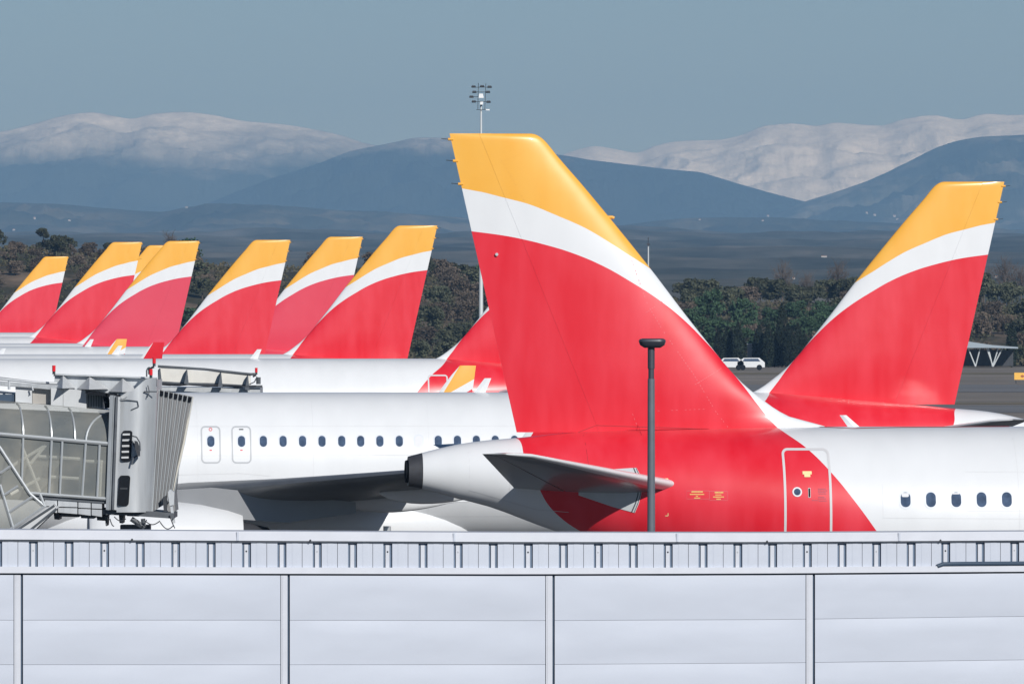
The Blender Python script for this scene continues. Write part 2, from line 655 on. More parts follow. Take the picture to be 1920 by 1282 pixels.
def build_wing(s, parent, sharklets):
    mb = MB()
    rings = []
    for y in (1.0, 1.9, 3, 4.5, 6.4, 8, 10, 12, 14, 16, 16.6):
        t = 0.135 - 0.03 * y / 17
        rings.append(sgn(foil_ring(wing_le(y), wing_te(y), wing_z(y), y, t, zt=-0.12), s))
    mb.loft(rings)
    o = mb.build('wing', M['wing'], parent, smooth=True, angle=60)
    # sharklet
    mb = MB()
    rings = []
    for k in range(10 if sharklets else 0):
        q = k / 9
        y = 16.6 + 0.62 * math.sin(min(q * 3.0, 1) * math.pi / 2) + 0.18 * q
        z = wing_z(16.6) + (0.5 * (1 - math.cos(min(q * 3.0, 1) * math.pi / 2)) + max(0, q - 0.25) * 2.45)
        le = 15.41 - 0.2 * q - 1.45 * max(0, q - 0.15) - 0.12 * q ** 6
        te = 13.72 - 0.34 * q
        th = 0.09 if k < 9 else 0.04
        # rotate the foil from horizontal to upright
        a = min(q * 3.0, 1) * R(78)
        ring = []
        for (x, yy, zz) in foil_ring(le, te, 0, 0, th, n=8):
            ring.append((x, (y - zz * math.sin(a)), z + zz * math.cos(a)))
        rings.append(sgn(ring, s))
    if sharklets:
        mb.loft(rings)
        mb.build('winglet', M['winglet'] if s < 0 else M['winglet_out'], parent, smooth=True, angle=60)
    # flap track fairings
    for (y, ln) in ((4.6, 2.6), (8.7, 2.4), (12.0, 2.1)):
        mb = MB()
        te = wing_te(y)
        rings = []
        for i in range(13):
            q = i / 12
            r = 0.02 + 0.24 * math.sin(math.pi * min(q * 1.15, 1) ** 0.8) ** 0.8 if 0 < q < 0.87 else 0.02
            u = te + 2.0 - q * (ln + 1.0)
            zc = wing_z(y) - 0.30 + 0.02 * q
            rings.append([(u, (y + r * 0.6 * math.sin(2 * math.pi * k / 12)) * s, zc + r * 1.15 * math.cos(2 * math.pi * k / 12)) for k in range(12)])
        mb.loft(rings)
        mb.build('flap_fairing', M['white'], parent, smooth=True, angle=60)


def build_engine(s, parent):
    cy, cz = 5.75 * s, 2.18

    def ring(u, r, n=36):
        return [(u, cy + r * math.sin(2 * math.pi * k / n), cz + r * math.cos(2 * math.pi * k / n)) for k in range(n)]
    mb = MB()
    mb.loft([ring(u, r) for u, r in ((21.7, 0.80), (22.1, 0.93), (22.8, 1.08), (23.6, 1.17), (24.6, 1.2), (25.4, 1.14), (25.8, 1.04), (25.88, 0.96), (25.7, 0.88), (24.8, 0.84), (24.6, 0.10))], caps=True)
    mb.build('engine_nacelle', M['white'], parent, smooth=True, angle=40)
    mb = MB()
    mb.loft([ring(u, r) for u, r in ((20.3, 0.12), (20.9, 0.34), (21.0, 0.44), (21.8, 0.62), (22.6, 0.7))])
    mb.build('exhaust_nozzle', M['apu'], parent, smooth=True, angle=40)
    mb = MB()
    rings = []
    for u, z0, z1, hw in ((18.6, 3.0, 3.3, 0.05), (20.5, 2.75, 3.5, 0.2), (22.5, 2.9, 3.7, 0.24), (24.0, 3.25, 3.6, 0.2), (24.8, 3.28, 3.38, 0.05)):
        rings.append([(u, cy - hw, z0), (u, cy + hw, z0), (u, cy + hw * 0.8, z1), (u, cy - hw * 0.8, z1)])
    mb.loft(rings)
    mb.build('engine_pylon', M['stab'], parent, smooth=True, angle=30)


def build_gear(u, y, parent, r):
    mb = MB()
    mb.tube([(u, y, r), (u, y, 2.6)], 0.11, 10)
    g = mb.build('landing_gear', M['bare'], parent, smooth=True)
    for dy in (-0.38, 0.38):
        mb = MB()
        rings = []
        for (q, rr) in ((-0.19, r * 0.8), (-0.14, r), (0.14, r), (0.19, r * 0.8)):
            rings.append([(u + rr * math.cos(2 * math.pi * k / 24), y + dy + q, r + rr * math.sin(2 * math.pi * k / 24)) for k in range(24)])
        mb.loft(rings)
        mb.build('wheel', M['black'], g, smooth=True, angle=50)


def blade(u, z, h, c, side=0, sweep=0.25, lift=0):
    mb = MB()
    rings = []
    for q in (0, 0.5, 1):
        a = u - sweep * q
        cc = c * (1 - 0.45 * q)
        rings.append([(a + cc / 2, 0, z + h * q), (a, 0.03, z + h * q), (a - cc / 2, 0, z + h * q), (a, -0.03, z + h * q)])
    mb.loft(rings)
    return mb


FAR_Z = 0


def make_airliner(lift, side, antennas, sharklets=False):
    """side: sign of the local y that faces the camera"""
    root = empty('airliner')
    fuselage(-0.58, 36.7, lift).build('fuselage', M['livery'], root, smooth=True, angle=40)
    mb = fuselage(-0.87, -0.584, lift, step=0.1)
    cone = mb.build('tail_cone', M['apu'], root, smooth=True, angle=40)
    mb = MB()
    zc, hh, hw = body(-0.87, 0)
    rings = []
    for u, k in ((-0.865, 0.8), (-0.93, 0.72), (-0.93, 0.6), (-0.5, 0.5)):
        rings.append([(u, hw * k * math.sin(2 * math.pi * j / 24), zc + hh * k * math.cos(2 * math.pi * j / 24)) for j in range(24)])
    mb.loft(rings, caps=False)
    mb.build('exhaust_pipe', M['black'], cone, smooth=True)
    fin = fin_mesh('fin').build('tail_fin', M['livery'], root, smooth=True, angle=50)
    rud = fin_mesh('rudder').build('rudder', M['livery'], root, smooth=True, angle=50)
    for v in (0.12, 0.57, 1.05):
        mb = MB()
        mb.tube([(te_f(v) + 0.05, 0, ZT - v), (te_f(v) - 0.06, 0, ZT - v)], 0.03, 8, 0)
        mb.tube([(te_f(v) - 0.06, 0, ZT - v), (te_f(v) - 0.2, 0, ZT - v + 0.012)], 0.008, 6, 1)
        mb.build('static_wick', [M['yelplain'], M['dark']], rud, smooth=True)
    for s in (1, -1):
        st = stab_mesh(s, 'stab').build('tailplane', M['stab'], root, smooth=True, angle=60)
        stab_mesh(s, 'lead').build('leading_edge', M['white'], st, smooth=True, angle=60)
        stab_mesh(s, 'elev').build('elevator', M['stab'], st, smooth=True, angle=40)
        build_wing(s, root, sharklets)
        build_engine(s, root)
    # belly fairing
    mb = MB()
    rings = []
    for i in range(31):
        q = i / 30
        u = 14.45 + q * 13.2
        e = (1 - abs(2 * q - 1) ** 2.6) ** 0.5
        e = max(e, 0.01)
        rings.append([(u, 2.12 * e * math.copysign(abs(math.sin(a)) ** 0.85, math.sin(a)), 2.55 + 1.15 * e * math.copysign(abs(math.cos(a)) ** 0.85, math.cos(a)))
                      for a in [2 * math.pi * k / 40 for k in range(40)]])
    mb.loft(rings)
    mb.build('belly_fairing', M['white'], root, smooth=True, angle=50)
    build_gear(17.6, 3.8, root, 0.58)
    build_gear(17.6, -3.8, root, 0.58)
    build_gear(31.5, 0.0, root, 0.38)
    for (u, h, c) in antennas:
        zc, hh, hw = body(u, lift)
        blade(u, zc + hh - 0.03, h, c).build('blade_antenna', M['white'], root)
    return root


def copy_tree(o, parent=None, skip=()):
    c = o.copy()
    COL.objects.link(c)
    c.parent = parent
    for ch in kids(o):
        if ch.name.split('.')[0] not in skip:
            copy_tree(ch, c)
    return c


YAW = R(5.0)


def place(root, px, py, s, right=False, dz=0.0):
    Y = F / s
    p = P(px, py, Y)
    root.location = (p.x, p.y, p.z - ZT + dz)
    root.rotation_euler = (0, 0, YAW if right else math.pi + YAW)


ANT_MAIN = [(8.5, 0.27, 0.26)]
main = make_airliner(0.0, -1, ANT_MAIN)
place(main, 843, 250.5, 90.0, True)
tag(main, 'nearest airliner facing right, with tall red tail fin and rear passenger door in view', 'airplane', 'airliners parked in a row')

P2 = make_airliner(0.24, 1, [(14.75, 0.42, 0.34)], True)
place(P2, 1883, 341, 67.0)
tag(P2, 'left facing airliner with its tail at far right and windowed body behind the nearest tail', 'airplane', 'airliners parked in a row')

others = [
    ('airliner mostly hidden behind the nearest tail, its white body just above the windowed one', 1132, 410, 44.6, 'B'),
    ('airliner whose upright red tail is the rightmost of the left group, beside the wooded gap', 820, 423, 41.0, 'A'),
    ('airliner whose clean bright red tail is third from the right in the left group', 544.5, 450, 37.0, 'C'),
    ('airliner half hidden between two tails, second tail fin from the right of the left group', 680, 444, 35.0, 'D'),
    ('airliner with faded pinkish red tail standing above the small yellow winglet', 374, 452, 32.6, 'E'),
    ('airliner with tail fin second from the left edge of the photo', 266.5, 454, 30.2, 'F'),
    ('airliner almost wholly hidden, only a yellow fin tip showing between two tails', 330, 460, 27.8, 'H'),
    ('farthest airliner, its small tail fin cut by the left edge of the photo', 128, 481, 24.0, 'G'),
]
far = []
for lab, px, py, s, k in others:
    o = copy_tree(P2, None, () if k == 'A' else ('winglet',))
    for ch in kids(o):
        ch['fade'] = {'E': 1.0, 'D': 0.8, 'F': 0.25, 'G': 0.3, 'C': 0.15}.get(k, 0.0)
    place(o, px, py, s)
    tag(o, lab, 'airplane', 'airliners parked in a row')
    far.append(o)


# ------------------------------------------------------------------ detail of the two near airliners
def detail_main():
    sd, lf = -1, 0.0
    # cabin windows
    for i in range(26):
        u = 9.33 + 0.528 * i
        z = ZT - 7.60
        mb = MB()
        outline(mb, rrect(u, z, 0.285, 0.385, 0.13), 0.05, sd, lf, 0.004)
        fr = mb.build('window', M['frame'], main, smooth=True, fix=False)
        mb = MB()
        patch(mb, rrect(u, z, 0.205, 0.305, 0.10), sd, lf, 0.006)
        mb.build('pane', M['glass'], fr, smooth=True, fix=False)
        if i in (0, 2, 9, 14):
            hgt = {0: 0.085, 2: 0.03, 9: 0.15, 14: 0.1}[i]
            mb = MB()
            patch(mb, rrect(u - 0.005, z + 0.14 - hgt / 2, 0.15, hgt, min(0.03, hgt * 0.4)), sd, lf, 0.009)
            mb.build('blind', M['blind'], fr, smooth=True, fix=False)
    # rear door
    uc, wd, zt_, zb_ = 7.31, 0.99, ZT - 6.54, ZT - 8.46
    mb = MB()
    outline(mb, rrect(uc, (zt_ + zb_) / 2, wd, zt_ - zb_, 0.13), 0.05, sd, lf, 0.006)
    door = mb.build('passenger_door', M['palegrey'], main, smooth=True, fix=False)
    cx, cz = (1481 - 843) / 90, ZT - (919.5 - 250) / 90
    ring = [(cx + 0.10 * math.cos(R(a)), cz + 0.10 * math.sin(R(a))) for a in range(0, 360, 15)]
    mb = MB()
    outline(mb, ring, 0.03, sd, lf, 0.008)
    pw = mb.build('door_window', M['white'], door, smooth=True, fix=False)
    mb = MB()
    patch(mb, [(cx + 0.07 * math.cos(R(a)), cz + 0.07 * math.sin(R(a))) for a in range(0, 360, 20)], sd, lf, 0.009)
    mb.build('door_pane', M['glass'], door, smooth=True, fix=False)
    mb = MB()
    hx, hz = (1503.5 - 843) / 90, ZT - (921 - 250) / 90
    patch(mb, rrect(hx, hz, 0.035, 0.17, 0.01), sd, lf, 0.009, 0)
    outline(mb, rrect(hx, hz, 0.05, 0.2, 0.01), 0.01, sd, lf, 0.008, 1)
    mb.build('door_handle', [M['black'], M['palegrey']], door, fix=False)
    mb = MB()
    px, pz = (1501 - 843) / 90, ZT - (886 - 250) / 90
    patch(mb, rrect(px, pz + 0.02, 0.19, 0.065, 0.008), sd, lf, 0.008)
    patch(mb, rrect(px, pz - 0.04, 0.125, 0.055, 0.008), sd, lf, 0.0085)
    mb.build('door_placard', M['platey'], door, fix=False)
    mb = MB()
    for (y0, x0, x1) in ((914, 1520, 1535), (917, 1520, 1536), (920, 1520, 1534), (923, 1521, 1536), (929, 1520, 1530), (932, 1520, 1534), (935, 1508, 1518), (936, 1521, 1535)):
        for q in range(x0, x1, 3):
            line_on(mb, [((q - 843) / 90, ZT - (y0 - 250) / 90), ((q + 2.0 - 843) / 90, ZT - (y0 - 250) / 90)], 0.014, sd, lf, 0.0075)
    mb.build('door_lettering', M['redmark'] if False else mat('faded_lettering', (0.36, 0.10, 0.16), 0.6), door, fix=False)
    # pair of warning boxes
    mb = MB()
    def U(x): return (x - 843) / 90
    def Z(y): return ZT - (y - 250) / 90
    for (x0, x1, y0, y1) in ((1276, 1318, 917, 933), (1318, 1352, 918, 935.5)):
        outline(mb, [(U(a), Z(b)) for a, b in ((x0, y0), (x1, y0), (x1, y1), (x0, y1))], 0.011, sd, lf, 0.006, 0)
    rnd = random.Random(3)
    for (y, x0, x1, h) in ((919.3, 1285, 1306, 0.030), (924, 1282, 1308.5, 0.022), (927.5, 1293, 1297, 0.018), (930.8, 1290, 1301, 0.022),
                           (920.5, 1328, 1344, 0.030), (925, 1329, 1340, 0.018), (928.8, 1325, 1345, 0.022), (932.8, 1331, 1339, 0.024)):
        x = x0
        while x < x1:
            wl = rnd.uniform(1.5, 2.4)
            line_on(mb, [(U(x), Z(y)), (U(min(x + wl - 0.4, x1)), Z(y))], h, sd, lf, 0.006, 1)
            x += wl
    mb.build('warning_label', [M['redmark'], M['yelmark']], main, fix=False)
    # tailplane apron plate
    poly = [(1127, 879), (1192.5, 875), (1199, 889), (1202, 905), (1200, 925), (1196, 941), (1189, 958.5), (1150, 948), (1085, 926), (1085, 900)]
    mb = MB()
    patch(mb, [(U(a) - 0.09, Z(b)) for a, b in poly], sd, lf, 0.012)
    ap = mb.build('tailplane_plate', M['apron_plate'], main, smooth=True, fix=False)
    mb = MB()
    line_on(mb, [(U(a) - 0.09, Z(b)) for a, b in ((1187, 875.5), (1193, 890), (1196, 905), (1194, 925), (1190, 940), (1183, 957))], 0.022, sd, lf, 0.015)
    line_on(mb, [(U(a) - 0.09, Z(b)) for a, b in ((1191.5, 875.5), (1197.5, 890), (1200.5, 905), (1198.5, 925), (1194, 941), (1187.5, 958))], 0.012, sd, lf, 0.015)
    mb.build('plate_edge', M['dark'], ap, fix=False)
    # skin seams
    mb = MB()
    for pts in (((1092, 815), (1095, 860), (1100, 905)), ((1130, 806), (1200, 806), (1330, 803)), ((1195, 790), (1200, 815)), ((1540, 800), (1600, 803), (1700, 801), (1900, 800))):
        line_on(mb, [(U(a), Z(b)) for a, b in pts], 0.009, sd, lf, 0.004)
    for x in (876, 950):
        line_on(mb, [(U(x), Z(826 if x == 950 else 832)), (U(x), Z(958 if x == 950 else 936))], 0.007, sd, lf, 0.004, 1)
    line_on(mb, [(U(1640), Z(905)), (U(1640), Z(968)), (U(1920), Z(970))], 0.008, sd, lf, 0.003, 1)
    line_on(mb, [(U(876), Z(917)), (U(1000), Z(953)), (U(1060), Z(958))], 0.008, sd, lf, 0.004, 1)
    mb.build('skin_seam', [M['seam'], M['seamw']], main, fix=False)
    # small bracket marks near the tailplane
    mb = MB()
    for (x, y, d) in ((1241, 895, 1), (1241, 964, -1)):
        line_on(mb, [(U(x - 4), Z(y)), (U(x + 1), Z(y))], 0.015, sd, lf, 0.005)
        line_on(mb, [(U(x + 1), Z(y)), (U(x + 1), Z(y + 5 * d))], 0.015, sd, lf, 0.005)
    mb.build('alignment_mark', M['platey'], main, fix=False)

    # marks lying on the fin surface
    def F3(x, y, off):
        u, v = (x - 843) / 90.0, (y - 250) / 90.0
        return Vector((u, sd * (fin_half(v, u) + off), ZT - v))

    def fline(mb, pts, wd, off=0.004, mi=0, dash=None):
        dens = []
        for a, b in zip(pts[:-1], pts[1:]):
            k = max(1, int(math.hypot(a[0] - b[0], a[1] - b[1]) / 6))
            dens += [(a[0] + (b[0] - a[0]) * j / k, a[1] + (b[1] - a[1]) * j / k) for j in range(k)]
        dens.append(pts[-1])
        if dash:
            for a, b in zip(pts[:-1], pts[1:]):
                L = math.hypot(a[0] - b[0], a[1] - b[1])
                k = int(L / dash)
                for j in range(k):
                    if rnd.random() < 0.25: continue
                    p = (a[0] + (b[0] - a[0]) * j / k, a[1] + (b[1] - a[1]) * j / k)
                    q = (a[0] + (b[0] - a[0]) * (j + 0.4) / k, a[1] + (b[1] - a[1]) * (j + 0.4) / k)
                    t = Vector((q[0] - p[0], q[1] - p[1])).normalized()
                    nn = Vector((-t.y, t.x)) * wd * 45
                    mb.quad(F3(p[0] + nn.x, p[1] + nn.y, off), F3(q[0] + nn.x, q[1] + nn.y, off), F3(q[0] - nn.x, q[1] - nn.y, off), F3(p[0] - nn.x, p[1] - nn.y, off), mi)
            return
        L_, R_ = [], []
        for i, p in enumerate(dens):
            a, b = Vector(dens[max(i - 1, 0)]), Vector(dens[min(i + 1, len(dens) - 1)])
            t = (b - a).normalized()
            nn = Vector((-t.y, t.x)) * wd * 45
            L_.append(F3(p[0] + nn.x, p[1] + nn.y, off)); R_.append(F3(p[0] - nn.x, p[1] - nn.y, off))
        n = len(dens)
        mb.add(L_ + R_, [[i, i + 1, n + i + 1, n + i] for i in range(n - 1)], mi)
    fin = [c for c in kids(main) if c.name.startswith('tail_fin')][0]
    rud = [c for c in kids(main) if c.name.startswith('rudder')][0]
    mb = MB()
    fline(mb, [(1185, 488), (1215, 572), (1245, 622), (1300, 700), (1342, 770), (1368, 803)], 0.013, dash=6)
    fline(mb, [(1212, 585), (1245, 563)], 0.014, dash=4)
    fline(mb, [(1304, 720), (1356, 689)], 0.014, dash=4)
    fline(mb, [(1225, 770), (1335, 766)], 0.009, dash=8)
    fline(mb, [(1186, 775), (1196, 800)], 0.01, dash=8)
    mb.build('rivet_line', M['seamlite'], fin, fix=False)
    mb = MB()
    fline(mb, [(1079, 812), (1118, 797), (1330, 804), (1466, 803)], 0.012)
    fline(mb, [(1118, 796), (1000, 480)], 0.0)
    mb.build('root_seam', M['seam'], fin, fix=False)
    mb = MB()
    fline(mb, [(922, 310), (962, 295), (993, 277)], 0.006, dash=5)
    fline(mb, [(940, 300), (985, 380)], 0.005, dash=8)
    mb.build('tip_seam', mat('ochre_seam', (0.66, 0.33, 0.06), 0.6), fin, fix=False)
    mb = MB()
    c = F3(1143, 408, 0)
    le = le_f((408 - 250) / 90)
    mb.tube([(le - 0.05, 0, ZT - 1.74), (le + 0.05, 0, ZT - 1.74), (le + 0.09, 0, ZT - 1.76)], 0.035, 8)
    mb.build('vane', M['yelplain'], fin, smooth=True)
    mb = MB()
    p = F3(931, 476.5, 0.015)
    mb.tube([p + Vector((0, 0.03, 0)), p - Vector((0, 0.04, 0))], 0.032, 12)
    mb.build('marker_light', M['bare'], rud, smooth=True)


detail_main()


def skin_laps(root, sd, lf, u0, u1, name='skin_joint'):
    k = 0
    for dz in (-1.35, -0.55, 0.35, 1.15):
        mb = MB()
        zc, hh, hw = body(u1, lf)
        line_on(mb, [(u0, zc + dz), (u1, zc + dz)], 0.006, sd, lf, 0.003)
        mb.build(name, M['seamw'], root, fix=False)
    u = u0 + 1.1
    while u < u1:
        mb = MB()
        line_on(mb, [(u, body(u, lf)[0] - 1.6), (u, body(u, lf)[0] + 1.98)], 0.006, sd, lf, 0.0035)
        mb.build(name, M['seamw'], root, fix=False)
        u += 3.2


skin_laps(main, -1, 0.0, 10.6, 15.5)


def detail_P2():
    sd, lf = 1, 0.24
    Xt = 1883
    cy, sy = math.cos(YAW), math.sin(YAW)
    base = P2.location

    def to_u(px):      # local u of a point on the near skin seen at pixel column px
        u = (Xt - px) / 67.0
        for _ in range(6):
            Yw = base.y - u * sy - 1.9 * cy
            Xw = (px - 960) / F * Yw
            u = (base.x + 1.9 * sy - Xw) / cy
        return u

    def to_z(px, py):
        u = to_u(px)
        Yw = base.y - u * sy - 1.9 * cy
        return H - (py - HZ) / F * Yw - base.z
    zw = to_z(640, 827)
    cols = [340, 395.5, 453, 494, 531, 567.5, 604, 641, 676.5, 712.5, 749, 785.5, 822, 858, 893.5, 929, 965]
    for i, px in enumerate(cols):
        u = to_u(px)
        mb = MB()
        outline(mb, rrect(u, zw, 0.275, 0.375, 0.125), 0.045, sd, lf, 0.004)
        fr = mb.build('window', M['frame'], P2, smooth=True, fix=False)
        mb = MB()
        patch(mb, rrect(u, zw, 0.20, 0.30, 0.098), sd, lf, 0.006)
        mb.build('pane', M['glass'] if px != 785.5 else M['blind'], fr, smooth=True, fix=False)
    for px in (395.5, 453):
        u = to_u(px)
        mb = MB()
        outline(mb, rrect(u, to_z(px, 833.5), 0.55, 1.03, 0.13, 8), 0.042, sd, lf, 0.005)
        ex = mb.build('emergency_exit', M['greyline'], P2, smooth=True, fix=False)
        mb = MB()
        zz = to_z(px, 805)
        if px < 400:
            ring = [(u + 0.05 * math.cos(R(a)), zz + 0.05 * math.sin(R(a))) for a in range(0, 360, 30)]
            outline(mb, ring, 0.02, sd, lf, 0.006)
        else:
            line_on(mb, [(u - 0.06, zz), (u + 0.06, zz)], 0.03, sd, lf, 0.006, 1)
        line_on(mb, [(u - 0.03, zw - 0.24), (u + 0.04, zw - 0.24)], 0.035, sd, lf, 0.006)
        mb.build('exit_marking', [M['redmark'], M['dark']], ex, fix=False)
    # faint joint above the wing
    mb = MB()
    line_on(mb, [(to_u(330), to_z(330, 890)), (to_u(450), to_z(450, 887)), (to_u(505), to_z(505, 892))], 0.012, sd, lf, 0.004)
    line_on(mb, [(to_u(700), to_z(700, 852)), (to_u(790), to_z(790, 852))], 0.010, sd, lf, 0.004)
    mb.build('skin_seam', M['seamw'], P2, fix=False)
    # root seam of the fin
    mb = MB()
    pts = [(2.2, 6.245), (3.2, 6.17), (5.0, 5.98), (6.4, 5.80)]
    mb.build('root_seam', M['seam'], P2, fix=False) if False else None


skin_laps(P2, 1, 0.24, 12.0, 26.0)
detail_P2()

# door outline of the airliner just behind
B1 = far[0]
mb = MB()
by, bx = B1.location.y, B1.location.x
uB = (bx - (815 - 960) / F * (by - 2)) / math.cos(YAW) + 0.0
zB = H - (727 - HZ) / F * (by - 2) - B1.location.z
outline(mb, rrect(uB, zB - 0.3, 0.85, 1.7, 0.13), 0.06, 1, 0.24, 0.006)
mb.build('passenger_door', M['palegrey'], B1, smooth=True, fix=False)

# ------------------------------------------------------------------ foreground building
def yc(px, y0):
    rows = [(992, (0, 3, 5.5, 6, 3)), (1075, (0, 1, 2, 0.5, -3)), (1162, (0, 0, 1, -1, -7)), (1245, (0, 0, 0, -3, -9)), (1400, (0, 0, 0, -4, -12))]
    xs = (0, 480, 960, 1440, 1920)
    vals = [(r[0], float(np.interp(px, xs, r[1]))) for r in rows]
    return y0 + interp(y0, vals)


def Wp(px, y0, out):
    Yw = 120 + 6.0 * (px / 1920.0)
    p = P(px, yc(px, y0), Yw)
    p.y -= out
    return p


def wall_box(mb, x0, x1, y0, y1, out, back=-0.25, mi=0, n=1, top_in=0.0):
    for i in range(n):
        a, b = x0 + (x1 - x0) * i / n, x0 + (x1 - x0) * (i + 1) / n
        vs = [Wp(a, y1, out), Wp(b, y1, out), Wp(b, y0, out - top_in), Wp(a, y0, out - top_in)]
        vs += [Vector((p.x, p.y + (out - back), p.z)) for p in vs]
        fs = [[0, 1, 2, 3], [0, 4, 5, 1], [3, 2, 6, 7], [5, 4, 7, 6]]
        if i == 0: fs.append([0, 3, 7, 4])
        if i == n - 1: fs.append([1, 5, 6, 2])
        mb.add(vs, fs, mi)


M['clad'] = mat('cladding_coating', (0.545, 0.585, 0.67), 0.45, metal=0.0, var=0.05, scale=0.7, bump=0.03, bscale=0.45, stretch=(1, 1, 2.2))
M['cap'] = mat('cap_coating', (0.60, 0.625, 0.69), 0.5, metal=0.0, var=0.08, scale=2.5, bump=0.012, bscale=2.0)
M['recess'] = mat('recess_blue_grey', (0.15, 0.205, 0.29), 0.6, var=0.2, scale=6)  # slot backing in a darker blue-grey than the cladding
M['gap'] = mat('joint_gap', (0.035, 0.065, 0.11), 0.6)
bld = empty('metal_clad_building', (0, 122, 0))
bld.location = (0, 0, 0)
tag(bld, 'long pale metal clad building wall with ribbed parapet across the foreground', 'building')
mb = MB(); wall_box(mb, -620, 2490, 992.5, 1010.5, 0.07, -0.6, n=40, top_in=0.02)
cap = mb.build('parapet_cap', M['cap'], bld)
mb = MB()
for x in (446, 852, 1270, 1686):
    wall_box(mb, x - 2, x + 2, 993.5, 1010.2, 0.078, 0.0)
mb.build('cap_joint', M['clad'], cap)
mb = MB(); wall_box(mb, -620, 2490, 1008.5, 1013.5, 0.03, -0.3, n=40)
mb.build('drip_edge', M['greyline'], cap)
mb = MB()
for x in (248, 582, 1438, 1763):
    p = Wp(x, 1009.5, 0.08)
    mb.tube([p, p + Vector((0, 0.06, 0))], 0.014, 8)
mb.build('cap_screw', M['dark'], cap)
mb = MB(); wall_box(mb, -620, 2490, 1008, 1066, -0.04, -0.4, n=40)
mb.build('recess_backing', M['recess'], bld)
cs = [62.7 + 66.87 * k - 0.0413 * k * k for k in range(-10, 38)]
cladm = [M['clad'], M['cap']]
for i, c in enumerate(cs[:-1]):
    c2 = cs[i + 1]
    mb = MB()
    wall_box(mb, c + 8.3, c + 37.3, 1012, 1063, 0.0, -0.038, 0)
    wall_box(mb, c + 19, c + 30, 1012.6, 1062.5, 0.004, 0.0, 0)
    wall_box(mb, c + 38.2, c2 - 8.6, 1012, 1063, -0.002, -0.038, 0)
    mb.build('ribbed_panel', M['clad'], bld)
    mb = MB()
    wall_box(mb, c - 4.4, c + 2.9, 1018.0, 1063, -0.012, -0.041, 0)
    b_ = mb.build('rib_batten', M['cap'], bld)
    if i % 2 == 0:
        p = Wp(c - 0.7, 1031, -0.006)
        mb = MB(); mb.tube([p, p + Vector((0, 0.03, 0))], 0.012, 8)
        mb.build('screw_head', M['greyline'] if i % 4 else M['dark'], b_)
mb = MB(); wall_box(mb, -620, 2490, 1061.5, 1073.6, 0.05, -0.3, n=40, top_in=0.01)
mb.build('sill_strip', M['cap'], bld)
mb = MB(); wall_box(mb, -620, 2490, 1070, 1420, -0.04, -0.3, n=40)
mb.build('wall_backing', M['gap'], bld)
slits = [-959, -459, 41, 541.3, 1038, 1526, 2010, 2494]
for a, b in zip(slits[:-1], slits[1:]):
    xa, xb = max(a + 2.2, -620), min(b - 15.5, 2490)
    for (y0, y1) in ((1077.3, 1161.5), (1162.1, 1244.9), (1245.5, 1330), (1330.6, 1420)):
        mb = MB()
        n = 24
        # slightly pillowed sheet
        vs = []
        ny = 6
        for j in range(ny + 1):
            for i in range(n + 1):
                q, r = i / n, j / ny
                px = xa + (xb - xa) * q
                bul = 0.022 * math.sin(math.pi * r ** 0.7) * math.sin(math.pi * q) ** 0.3 + 0.012 * mnoise.noise(Vector((px * 0.006, j * 0.4, y0)))
                vs.append(Wp(px, y0 + (y1 - y0) * r, bul))
        fs = [[j * (n + 1) + i, j * (n + 1) + i + 1, (j + 1) * (n + 1) + i + 1, (j + 1) * (n + 1) + i] for j in range(ny) for i in range(n)]
        nv = len(vs)
        rim = [i for i in range(n + 1)] + [j * (n + 1) + n for j in range(1, ny + 1)] + [ny * (n + 1) + i for i in range(n - 1, -1, -1)] + [j * (n + 1) for j in range(ny - 1, 0, -1)]
        vs += [Vector((vs[k].x, vs[k].y + 0.06, vs[k].z)) for k in rim]
        m_ = len(rim)
        fs += [[rim[k], rim[(k + 1) % m_], nv + (k + 1) % m_, nv + k] for k in range(m_)]
        mb.add(vs, fs)
        mb.build('wall_panel', M['clad'], bld, smooth=True, angle=30)
    if b < 2490:
        mb = MB(); wall_box(mb, b - 14.2, b - 2.2, 1077.3, 1420, 0.012, -0.06, n=1)
        wall_box(mb, b - 11.0, b - 9.8, 1077.6, 1419.5, 0.018, 0.012, n=1)
        mb.build('joint_channel', M['cap'], bld)
mb = MB(); mb.box((-10.2, 128.3, 0.05), (10.6, 142, 4.9))
mb.build('building_body', M['clad'], bld)
# dark tube standing in for the shadow strip above the sill at the right
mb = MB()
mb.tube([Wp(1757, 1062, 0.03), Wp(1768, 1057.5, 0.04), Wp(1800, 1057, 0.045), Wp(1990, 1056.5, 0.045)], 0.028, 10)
pp = mb.build('shadow_tube', M['gap'], None, smooth=True)
tag(pp, 'dark tube standing in for a shadow strip along the wall sill at the lower right', 'shadow_tube')

# ------------------------------------------------------------------ lamp post in front of the nearest airliner
M['lampgrey'] = mat('lamp_paint', (0.13, 0.15, 0.18), 0.45, var=0.2, scale=4)
M['lamphead'] = mat('lamp_head_paint', (0.05, 0.057, 0.075), 0.45)
YL = 180.0
lp = empty('street_lamp', (P(1221, 562, YL).x, YL, 0))
tag(lp, 'dark grey lamp post with flat lantern in front of the nearest red tail', 'street lamp')
mb = MB()
ztop = P(0, 655, YL).z
mb.tube([(0, 0, 0), (0, 0, ztop - 0.55)], 0.085, 16, r2=0.066)
mb.build('pole', M['lampgrey'], lp, smooth=True)
mb = MB(); mb.tube([(0, 0, ztop - 0.36), (0, 0, ztop + 0.04)], 0.066, 16)
mb.tube([(0, 0, ztop - 0.57), (0, 0, ztop - 0.35)], 0.054, 16)
mb.build('pole_collar', M['lamphead'], lp, smooth=True)
mb = MB()
rings = []
